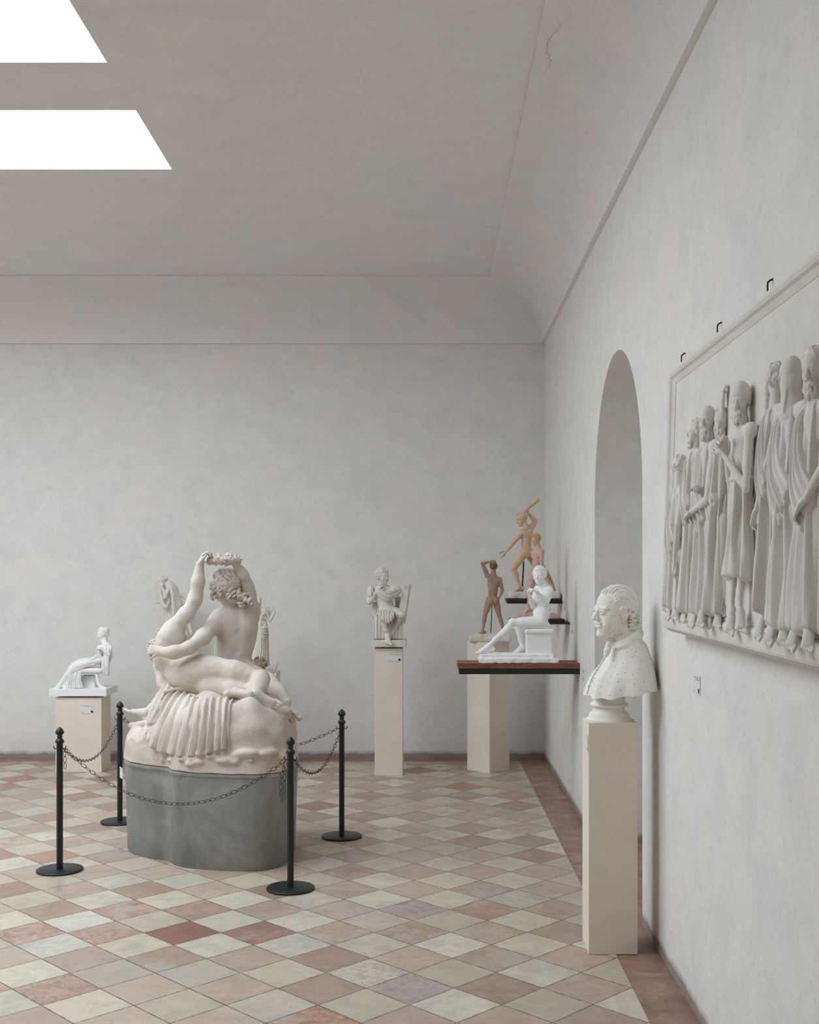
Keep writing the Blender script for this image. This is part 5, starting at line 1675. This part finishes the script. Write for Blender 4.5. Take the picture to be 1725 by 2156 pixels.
cs([[g(580 + 50 * t_, 320 + 40 * t_, D0 - .06 + .02 * t_), g(620 + 180 * t_, 560 + 30 * t_, D0 - .085 + .05 * t_), g(635 + 240 * t_, 850, D0 - .09 + .05 * t_), g(630 + 310 * t_, 1180 + 40 * t_, D0 - .085 + .05 * t_), g(650 + 290 * t_, 1520, D0 - .07 + .05 * t_)] for t_ in np.linspace(0, 1, 8)], amp=.005, base=.004, tuck=.014, seed=31, nt=60)
# ---------------------------------------------------------------- bust with pointing marks, nearest pedestal
z6 = zoomer(6.158, 1210, 1210)
g = z6; D0 = 5.03
def R6(v): return v * D0 / FOC / 6.158
T = empty('portrait_bust', (.76, D0, BZ)); tag(T, 'ivory plaster bust of a man in a short cape, dotted with small black marks', 'bust')
f6 = nrm(V(-.92, -.40, -.02)); u6 = nrm(V(.03, 0, 1))
hh = R6(655)
Hc = g(505, 475, D0 - .01)
S = Clay()
P_ = head(S, Hc, f6, u6, hh, g(640, 830, D0 + .005), k=.02, nr=.27)
for s in (-1, 1):     # fuller cheeks, eyelids, nasolabial fold
    S.ell(P_(s * .17, .20, -.22), V(.10, .13, .13) * hh, frame(f6, u6), .05 * hh)
    S.chain([P_(s * .065, .36, .012), P_(s * .13, .375, .03), P_(s * .195, .345, .006)], [.012 * hh, .016 * hh, .012 * hh], .012 * hh)
    S.chain([P_(s * .07, .355, -.022), P_(s * .13, .365, -.036), P_(s * .19, .34, -.015)], [.009 * hh, .011 * hh, .009 * hh], .012 * hh)
    S.chain([P_(s * .06, .41, -.16), P_(s * .11, .385, -.22), P_(s * .13, .36, -.28)], .010 * hh, .02 * hh, 's')
S.ell(P_(0, .24, -.40), V(.12, .11, .08) * hh, frame(f6, u6), .05 * hh)
S.ell(P_(0, .20, -.46), V(.15, .16, .07) * hh, frame(f6, u6), .06 * hh)
S.mesh('head', M['pl_bust'], .0021, T)
# hair
S = Clay(); rr = random.Random(77)
R_ = frame(f6, u6)
S.ell(P_(0, -.10, .13), V(.352, .425, .375) * hh, R_, .01)
S.ell(P_(0, .40, .02), V(.5, .36, .36) * hh, R_, .06 * hh, 's')
S.ell(P_(0, .05, -.50), V(.30, .45, .35) * hh, R_, .05 * hh, 's')
q0 = V(.36, .43, .385)
for i in range(150):      # strands combed back from the forehead
    th = rr.uniform(-1.3, 1.3); a0 = rr.uniform(.05, 2.2)
    pts = []
    for q in range(5):
        a = a0 + q * .16
        d = nrm(V(math.sin(th) * (1.0), math.cos(a) * math.cos(th * .6), math.sin(a) * math.cos(th) + .05))
        if d[1] > .55: d = nrm(d + V(0, -.3, .3))
        pts.append(P_(*(V(0, -.10, .13) + d * q0 * (1.0 + .012 * math.sin(q * 1.5)))))
    if (pts[0] - Hc) @ f6 > .28 * hh and (pts[0] - Hc)[2] < .22 * hh: continue
    S.chain(pts, [.008 * hh, .015 * hh, .017 * hh, .014 * hh, .006 * hh], .004 * hh, n=2)
for s in (-1, 1):
    for (y0, z0) in ((.02, .04), (-.10, .035), (-.20, .0)):        # rolled curls above the ear
        S.chain([P_(s * (.36 + .03 * math.sin(a)), y0 + .055 * math.cos(a), z0 + .055 * math.sin(a)) for a in np.linspace(0, 5.2, 8)], .026 * hh, .006, n=2)
for i in range(70):      # curls at the nape
    a = rr.uniform(-1.4, 1.4); z = rr.uniform(-.34, .02)
    c = V(math.sin(a) * .33, -.12 - math.cos(a) * .36 * (1 + .10 * math.sin((z + .3) * 8)), z)
    ringlet(S, P_(*c), (rr.uniform(-.5, .5), rr.uniform(-.3, .3), -.8), rr.uniform(.012, .022), .0075, .0046, 1.3, rr, .002)
S.chain([P_(-.2, -.33, -.35), P_(0, -.43, -.36), P_(.2, -.33, -.35)], .045 * hh, .02)
S.mesh('hair', M['pl_bust'], .0021, T)
# cape
S = Clay()
lat = nrm(np.cross(f6, V(0, 0, 1)))       # his right-hand side
fw = V(f6[0], f6[1], 0); fw = nrm(fw)
zt_ = g(0, 700, D0)[2]
def prof_at(zy):      # (centre x, half x) in zoom px by row
    ys = [690, 760, 830, 900, 1050, 1200, 1300, 1400, 1500, 1620]
    cxs = [735, 700, 690, 700, 702, 672, 640, 626, 614, 600]
    hxs = [90, 135, 175, 222, 275, 345, 395, 428, 450, 462]
    return np.interp(zy, ys, cxs), np.interp(zy, ys, hxs)
def cape_fn(X, Y, Z):
    zy = (PY - 1210 + (EYE - Z) * FOC / D0) * 6.158
    cx_, hx_ = prof_at(zy.ravel()); cx_ = cx_.reshape(zy.shape); hx_ = hx_.reshape(zy.shape)
    xc = (1210 + cx_ / 6.158 - PX) / FOC * D0
    hx_ = hx_ * D0 / FOC / 6.158
    dx = X - xc; dy = Y - D0
    a = dx * fw[0] + dy * fw[1]; b = dx * lat[0] + dy * lat[1]
    # half depth (front to back) and half width (shoulders)
    ra = hx_ / math.sqrt(fw[0] ** 2 + (lat[0] * 1.30) ** 2); rb = ra * 1.30
    ph = np.arctan2(b / 1.3, a)
    t = np.clip((zy - 900) / 650, 0, 1)
    fold = (np.cos(ph * 9 + 1.2 * np.sin(ph * 2 + .5)) * .5 + np.cos(ph * 5 + 2.2) * .6) * t ** 1.3 * .055
    r = np.sqrt((a / ra) ** 2 + (b / rb) ** 2)
    return ((r - 1 - fold) * ra * .82).astype(F32)
def hem_z(X, Y):
    dx = X - g(620, 0, D0)[0]; dy = Y - D0
    a = dx * fw[0] + dy * fw[1]; b = dx * lat[0] + dy * lat[1]
    ph = np.arctan2(b / 1.3, a)
    # hem dips at the breast, rises towards shoulders and back
    row = 1490 + 95 * np.clip(np.cos(ph), 0, 1) ** 1.2 + 12 * np.cos(ph * 9 + 1.2 * np.sin(ph * 2 + .5)) - 30 * np.clip(-np.cos(ph), 0, 1)
    return EYE + (PY - (1210 + row / 6.158)) / FOC * D0
S.add(cape_fn, (.45, 4.72, 1.04), (1.10, 5.34, g(0, 700, D0)[2]), .001)
S.add(lambda X, Y, Z: (hem_z(X, Y) - Z) * .85, (.4, 4.7, 1.0), (1.15, 5.4, 1.5), 0, 'i')
S.add(lambda X, Y, Z: (Z - g(0, 745, D0)[2] - (X - g(640, 0, D0)[0]) * .9) * .75, (.4, 4.7, 1.3), (1.15, 5.4, 1.6), 0, 'i')
# hollow underneath
S.ell(g(620, 1560, D0), (R6(380), R6(430), R6(110)), None, .01, 's')
# collar
Rc = frame(nrm(V(f6[0], f6[1], -.55)), u6)
col = []
for a in np.linspace(-2.75, 2.75, 22):
    c = g(648, 800, D0) + Rc @ (V(math.sin(a) * R6(205), math.cos(a) * R6(-215) , 0)) 
    col.append(c)
S.chain(col, R6(34), .012, n=1)
S.chain([c + V(0, 0, R6(-42)) * 1 + nrm(V((c - g(648, 800, D0))[0], (c - g(648, 800, D0))[1], 0)) * R6(28) for c in col], R6(24), .012, n=1)
# white bands at the throat and front closure
S.chain([g(450, 820, D0 - .03), g(440, 930, D0 - .045), g(412, 1030, D0 - .06)], [R6(34), R6(38), R6(36)], .012)
S.chain([g(405, 1050, D0 - .07), g(330, 1180, D0 - .085), g(250, 1300, D0 - .095), g(190, 1440, D0 - .10), g(165, 1540, D0 - .105)], [R6(15), R6(13), R6(13), R6(13), R6(13)], .006)
cape = S.mesh('cape', M['pl_bust'], .0026, T)
# buttons
S = Clay()
for t in np.linspace(0, 1, 9):
    p = lerp(g(385, 1075, D0 - .09), g(180, 1500, D0 - .135), t); S.ball(p, R6(9), .001)
S.mesh('button_row', M['pl_bust'], .0016, T)
# socle
zz = lambda row: g(0, row, D0)[2]
cxs_ = g(448, 0, D0)[0]
lathe('socle', [(R6(292), BZ + .0005), (R6(296), zz(1890)), (R6(292), zz(1862)), (R6(272), zz(1845)), (R6(262), zz(1835)), (R6(258), zz(1800)), (R6(215), zz(1765)), (R6(196), zz(1735)), (R6(192), zz(1712)),
                (R6(205), zz(1700)), (R6(238), zz(1696)), (R6(246), zz(1680)), (R6(240), zz(1665)), (R6(212), zz(1656)), (R6(205), zz(1640)), (R6(200), zz(1500))], cxs_, D0, M['pl_bust'], T, 56)
# pointing marks: small black points set all over head, hair and cape
def scatter(obs, n, r, seed, zmin, gap):
    rr = random.Random(seed); pts = []
    for o in obs:
        me = o.data
        co = np.empty(len(me.vertices) * 3, F32); me.vertices.foreach_get('co', co); co = co.reshape(-1, 3)
        no = np.empty(len(me.vertices) * 3, F32); me.vertices.foreach_get('normal', no); no = no.reshape(-1, 3)
        pts.append(np.concatenate([co, no], 1))
    A = np.concatenate(pts); A = A[A[:, 2] > zmin]
    c0 = A[:, :3].mean(0)
    chosen = []
    idx = list(range(len(A))); rr.shuffle(idx)
    for i in idx:
        p = A[i, :3]; nn = A[i, 3:]
        if np.dot(nn, p - V(c0[0], c0[1], p[2])) < 0.02: continue
        if all(np.linalg.norm(p - q[0]) > gap for q in chosen): chosen.append((p, nn))
        if len(chosen) >= n: break
    return chosen
marks = scatter([o for o in T.children if o.name.startswith(('head', 'hair', 'cape'))], 210, .001, 5, 1.10, .029)
vs = []; fs = []
for p, nn in marks:
    nn = nrm(nn); u = nrm(np.cross(nn, V(.3, .2, .9))); w = np.cross(nn, u); b0 = len(vs)
    for k in range(8):
        a = k * math.pi / 4; vs.append(p + nn * .0006 + (u * math.cos(a) + w * math.sin(a)) * .0017)
    vs.append(p + nn * .0016)
    for k in range(8): fs.append((b0 + k, b0 + (k + 1) % 8, b0 + 8))
mk = mesh_pd('point_marks', vs, fs, M['dot'], T); mk['label'] = 'small black measuring points'

# ---------------------------------------------------------------- big relief on the right wall
T = empty('wall_relief', (WX, 3.3, 1.42)); tag(T, 'large framed white plaster relief of robed standing figures on the right wall', 'relief')
RY0, RY1 = 1.55, 4.435        # near and far end of the slab
ZB, ZS, ZT = 1.404, 1.482, 2.405
XB, XT = .900, .928          # front plane at the foot and at the top
M['relief'] = plaster('chalky_relief_plaster', srgb(226, 222, 216), srgb(212, 205, 196), 0.12, False, 0.8, 0.5)
xf_ = lambda z: XB + (XT - XB) * (z - ZS) / (ZT - ZS)
def prism_y(name, sec, y0, y1, mat, par):
    n = len(sec)
    vs = [(x, y0, z) for x, z in sec] + [(x, y1, z) for x, z in sec]
    return mesh_pd(name, vs, [tuple(range(n)), tuple(range(n, 2 * n))[::-1]] + [(i, n + i, n + (i + 1) % n, (i + 1) % n) for i in range(n)], mat, par)
o = prism_y('slab', [(WX, ZS), (XB, ZS), (XT, ZT), (WX, ZT)], RY0, RY1, M['relief'], T)
# sloping ledge at the foot
o = prism_y('ledge', [(WX, ZB), (.915, ZB), (.888, ZB + .018), (.885, ZS - .016), (.891, ZS - .004), (XB + .002, ZS + .002), (WX, ZS + .002)], RY0, RY1 + .005, M['relief'], T)
bm = bmesh.new(); bm.from_mesh(o.data); bmesh.ops.bevel(bm, geom=bm.edges[:], offset=.003, segments=2, affect='EDGES'); bm.to_mesh(o.data); bm.free()
# moulded frame along the top and the far end
def moulding(name, P0, P1, inward, out):
    """moulding with a flat, a bead and a sloping inner face; inward: unit vector towards the field; out: away from wall"""
    sec = [(0.0, -.004), (0.0, .010), (.010, .012), (.014, .020), (.024, .024), (.034, .020), (.040, .012), (.058, .004), (.062, -.004)]
    P0 = V(*P0); P1 = V(*P1); vs = []
    for P, mit in ((P0, 0), (P1, 1)):
        for a, b_ in sec:
            vs.append(P + inward * a + out * b_ + (P1 - P0) / np.linalg.norm(P1 - P0) * (a if mit == 0 else (-a if mit == 2 else 0)))
    n = len(sec)
    return mesh_pd(name, vs, [tuple(range(n)), tuple(range(n, 2 * n))[::-1]] + [(i, n + i, n + (i + 1) % n, (i + 1) % n) for i in range(n)], M['relief'], T)
frm = T
moulding('frame', (xf_(ZT), RY1, ZT), (xf_(ZT), RY0, ZT), V(0, 0, -1), V(-1, 0, .03))
moulding('frame', (xf_(ZT), RY1, ZT), (xf_(ZS), RY1, ZS), V(0, -1, 0), V(-1, 0, .03))
# iron hooks holding the top edge
for yy in (4.44, 3.88, 3.30, 2.7, 2.2):
    v, f = tube_mesh([(WX - .0005, yy - .006, ZT + .066), (WX - .008, yy, ZT + .062), (WX - .013, yy, ZT + .058), (WX - .0145, yy, ZT + .052), (WX - .0145, yy, ZT + .006), (WX - .020, yy + .002, ZT + .0005)], .0028, 8)
    mesh_pd('hook', v, f, M['iron'], T, True)

# the figures, modelled in the round and half sunk into the slab
QW = .72
def rf(u, z, w=0.0):
    """relief point: u = distance along the wall from the camera, z = height, w = out from the slab before flattening"""
    return V(xf_(z) - w, u, z)
def relief_xf(v):
    xs = XB + (XT - XB) * (v[:, 2] - ZS) / (ZT - ZS)
    v = v.copy(); v[:, 0] = xs - (xs - v[:, 0]) * QW
    return v
def robed(u, zt_, hh, fdir, beard=0, arms=None, hat=None, width=1.0, bald=False, hairstyle='short', seed=1, hem=ZS + .0, depth=.035, nfold=12, legs=False, hood=False, flare=1.0):
    S = Clay(); rr = random.Random(seed)
    H = rf(u, zt_ - hh * .5, depth)
    NK = rf(u, zt_ - hh * 1.12, depth * .8)
    head(S, H, fdir, (0, 0, 1), hh, NK, beard=beard)
    sw = hh * .80 * width
    zs = zt_ - hh * 1.42; zh = zt_ - hh * 3.9
    SL, SR = rf(u - sw, zs, depth * .6), rf(u + sw, zs, depth * .6)
    if fdir[0] > 0: SL, SR = SR, SL
    S.cap(SL, SR, hh * .24, None, .05 * hh)
    S.cap(NK, rf(u, zs - hh * .1, depth * .6), hh * .22, hh * .42, .12 * hh)
    S.ell(rf(u, zs - hh * .55, depth * .5), (.42 * hh, .58 * hh * width, .75 * hh), None, .12 * hh)
    S.ell(rf(u, zh + hh * .2, depth * .5), (.40 * hh, .52 * hh * width, 1.0 * hh), None, .12 * hh)
    for sgn, e, w in (arms or []):
        arm(S, rf(u + sgn * sw * .9, zs, depth * .7), e, w, hh, .82)
        hand(S, w, nrm(V(*w) - V(*e)), (.3, 0, -1), hh * .72, .8, sgn)
    if legs:
        for s in (-1, 1):
            kn = rf(u + s * hh * .35, ZS + hh * 2.0, depth); an = rf(u + s * hh * .45, ZS + hh * .38, depth * .8)
            leg(S, rf(u + s * hh * .3, zh, depth * .4), kn, an, hh, .72, (1, 0, 0))
            foot(S, an, (-.35, s * .3 - .75, -.35), (0, 0, 1), hh * 1.05)
    else:
        for s in (-1, 1):
            S.cap(rf(u + s * hh * .4, zh, depth * .6), rf(u + s * hh * .45, ZS + hh * .34, depth * 1.1), hh * .28, hh * .14, .02)
            foot(S, rf(u + s * hh * .45, ZS + hh * .30, depth * 1.2), (-.5, s * .2 - .6, -.3), (0, 0, 1), hh * 1.0)
    body = S.mesh('relief_figure', M['relief'], .0032, T, relief_xf)
    S = Clay()
    if hood:
        S.ell(H + V(.04 * hh, -.06 * hh, .0), (.38 * hh, .40 * hh, .52 * hh), None, .01)
        S.chain([H + V(0, -.12 * hh, -.3 * hh), rf(u, zt_ - hh * 1.35, depth * .6)], [.30 * hh, .50 * hh], .02)
        for q in range(5): S.chain([H + V((-.2 + .1 * q) * hh, -.3 * hh, .2 * hh), H + V((-.25 + .1 * q) * hh, -.3 * hh, -.4 * hh), rf(u - .2 * hh, zt_ - hh * 1.4, depth * .7 + (.4 - .15 * q) * hh)], .035 * hh, .004)
    elif not bald:
        hair(S, H, fdir, (0, 0, 1), hh, seed, 45, hairstyle)
    if hat:
        S.ell(H + V(0, 0, .20 * hh), (.35 * hh, .37 * hh, .28 * hh), None, .01)
        S.cap(H + V(0, 0, .22 * hh), H + V(.0, 0, .26 * hh), .34 * hh, .31 * hh, .01)
    if S.P: S.mesh('hair' if not hood else 'hood', M['relief'], .0032, body, relief_xf)
    # robe: a sheet with deep vertical folds wrapped round the front of the figure
    zc = zt_ - hh * (1.25 if not legs else 1.9); zb = hem + hh * .12
    wt = hh * .66 * width; wb = hh * .98 * width * flare
    ng = max(6, nfold // 2 + 1); gs = []
    for i in range(ng):
        a = math.pi * (-.06 + 1.12 * i / (ng - 1))
        c, s_ = math.cos(a), math.sin(a)
        j = rr.uniform(-.10, .10) * hh; dz = rr.uniform(-.10, .12) * hh
        row = [rf(u + wt * .85 * c, zc + hh * .12 * abs(c), depth * .3 + hh * .38 * s_), rf(u + wt * c, lerp(zc, zb, .2), depth * .3 + hh * .50 * s_),
               rf(u + wt * .92 * c + j, lerp(zc, zb, .42), depth * .3 + hh * .50 * s_), rf(u + lerp(wt, wb, .7) * c - j * .6, lerp(zc, zb, .72), depth * .3 + hh * .56 * s_),
               rf(u + wb * c + j, zb + dz, depth * .3 + hh * .64 * s_)]
        row = relief_xf(np.array(row)); gs.append([r_ for r_ in row])
    cloth_sheet('robe', M['relief'], gs, body, per=12, nt=60, amp=hh * .085, base=hh * .03, toward=(-1, 0, 0), tuck=hh * .16, seed=seed, vary=.45)
    if not legs:      # mantle thrown over one shoulder
        gs = []
        for i in range(5):
            t = i / 4
            row = [rf(u + sw * (.15 + .75 * t), zs + hh * (.30 - .12 * t), depth * .5 + hh * .05), rf(u + sw * (.30 + .55 * t), zs - hh * (.2 + .1 * t), depth * .6 + hh * .42),
                   rf(u - sw * (.15 - .8 * t), zs - hh * (1.1 + .9 * t), depth * .6 + hh * .58), rf(u - sw * (.85 - .75 * t), zs - hh * (1.8 + 1.3 * t), depth * .4 + hh * .50)]
            row = relief_xf(np.array(row)); gs.append([r_ for r_ in row])
        cloth_sheet('mantle', M['relief'], gs, body, per=12, nt=50, amp=hh * .05, base=hh * .03, toward=(-1, 0, 0), tuck=hh * .2, seed=seed + 1)
    else:
        S = Clay(); S.chain([rf(u + wt * 1.02 * math.cos(a), lerp(zc, zb, .22), depth * .3 + hh * .56 * math.sin(a)) for a in np.linspace(0, math.pi, 9)], hh * .075, .004)
        S.mesh('belt', M['relief'], .0032, body, relief_xf)
    return body

uof = lambda px, w=.045: (.92 - w * QW) * FOC / (px - PX)
HHR = .098
ZTOP = 2.168
# far end, bowed figure seen from behind
robed(4.22, 2.055, HHR * .95, (.2, .95, -.3), 0, [(-1, rf(4.12, 1.80, .05), rf(4.14, 1.66, .055))], seed=21, depth=.02, width=.72, nfold=10)
# bald bearded man, arms folded, with a second head behind
robed(uof(1490), ZTOP + .005, HHR * 1.03, (-.72, -.68, -.05), 1.0, [(-1, rf(uof(1490) - .10, 1.86, .07), rf(uof(1490) + .0, 1.83, .10)), (1, rf(uof(1490) + .10, 1.86, .04), rf(uof(1490) - .02, 1.90, .09))], bald=True, seed=22, depth=.045, width=1.0, nfold=12)
robed(uof(1462, .02), ZTOP - .005, HHR * .92, (-.9, .2, 0), .8, None, seed=23, depth=.012, width=.7, nfold=8)
robed(uof(1516, .025), ZTOP - .02, HHR * .92, (-.6, -.8, 0), .6, [(-1, rf(uof(1530, .0), 2.06, .02), rf(uof(1532, .0), 2.17, .02))], seed=24, depth=.014, width=.75, nfold=8)
# bearded man with a tall cap, hands joined, knee-length tunic
u_ = uof(1560)
robed(u_, ZTOP + .008, HHR * 1.02, (-.70, -.70, -.12), 1.0, [(-1, rf(u_ - .10, 1.87, .05), rf(u_ + .03, 1.98, .10)), (1, rf(u_ + .09, 1.88, .04), rf(u_ + .03, 1.99, .09))], hat=True, seed=25, depth=.045, legs=True, hem=1.60, nfold=11, width=.95)
# woman with a long plait, then the hooded mourner with the wide mantle
u_ = uof(1634, .02)
b_ = robed(u_, ZTOP + .018, HHR * .95, (.3, .95, 0), 0, [(-1, rf(u_ - .02, 1.92, .05), rf(u_ + .05, 1.80, .06))], seed=26, depth=.02, width=.62, nfold=10, hem=1.52)
S = Clay(); rr = random.Random(5)
for i in range(9): S.ell(rf(u_ + .035, 2.13 - i * .017, .035), (.014, .012, .012), None, .004)
S.mesh('plait', M['relief'], .003, b_, relief_xf)
robed(uof(1664), ZTOP + .004, HHR * 1.02, (.2, .95, -.15), 0, None, hood=True, seed=27, depth=.045, width=1.15, flare=1.25, nfold=13)
robed(uof(1718, .04), ZTOP - .008, HHR * 1.04, (-.8, -.55, -.15), 1.0, [(-1, rf(uof(1718) - .10, 1.88, .05), rf(uof(1718) - .02, 1.80, .08))], seed=28, depth=.045, nfold=12)
for k_, u_ in enumerate((2.42, 2.20, 1.96, 1.74)):
    robed(u_, ZTOP + .005 * (k_ % 2), HHR, ((-.8, .6, 0), (-.9, -.3, 0), (.2, .95, 0), (-.7, -.7, 0))[k_], (1, 0, .8, 0)[k_], [(-1, rf(u_ - .1, 1.88, .05), rf(u_, 1.84, .08))], seed=30 + k_, depth=.04, hood=(k_ == 2), nfold=11)
# small outstretched arm low between the groups
S = Clay()
S.chain([rf(uof(1575, .0), 1.66, .01), rf(uof(1583, .0), 1.70, .03), rf(uof(1590, .0), 1.745, .035)], [.016, .013, .010], .01)
hand(S, rf(uof(1590, .0), 1.745, .035), (-.1, 0, 1), (0, -1, 0), .05, .3, 1)
S.mesh('relief_arm', M['relief'], .003, T, relief_xf)
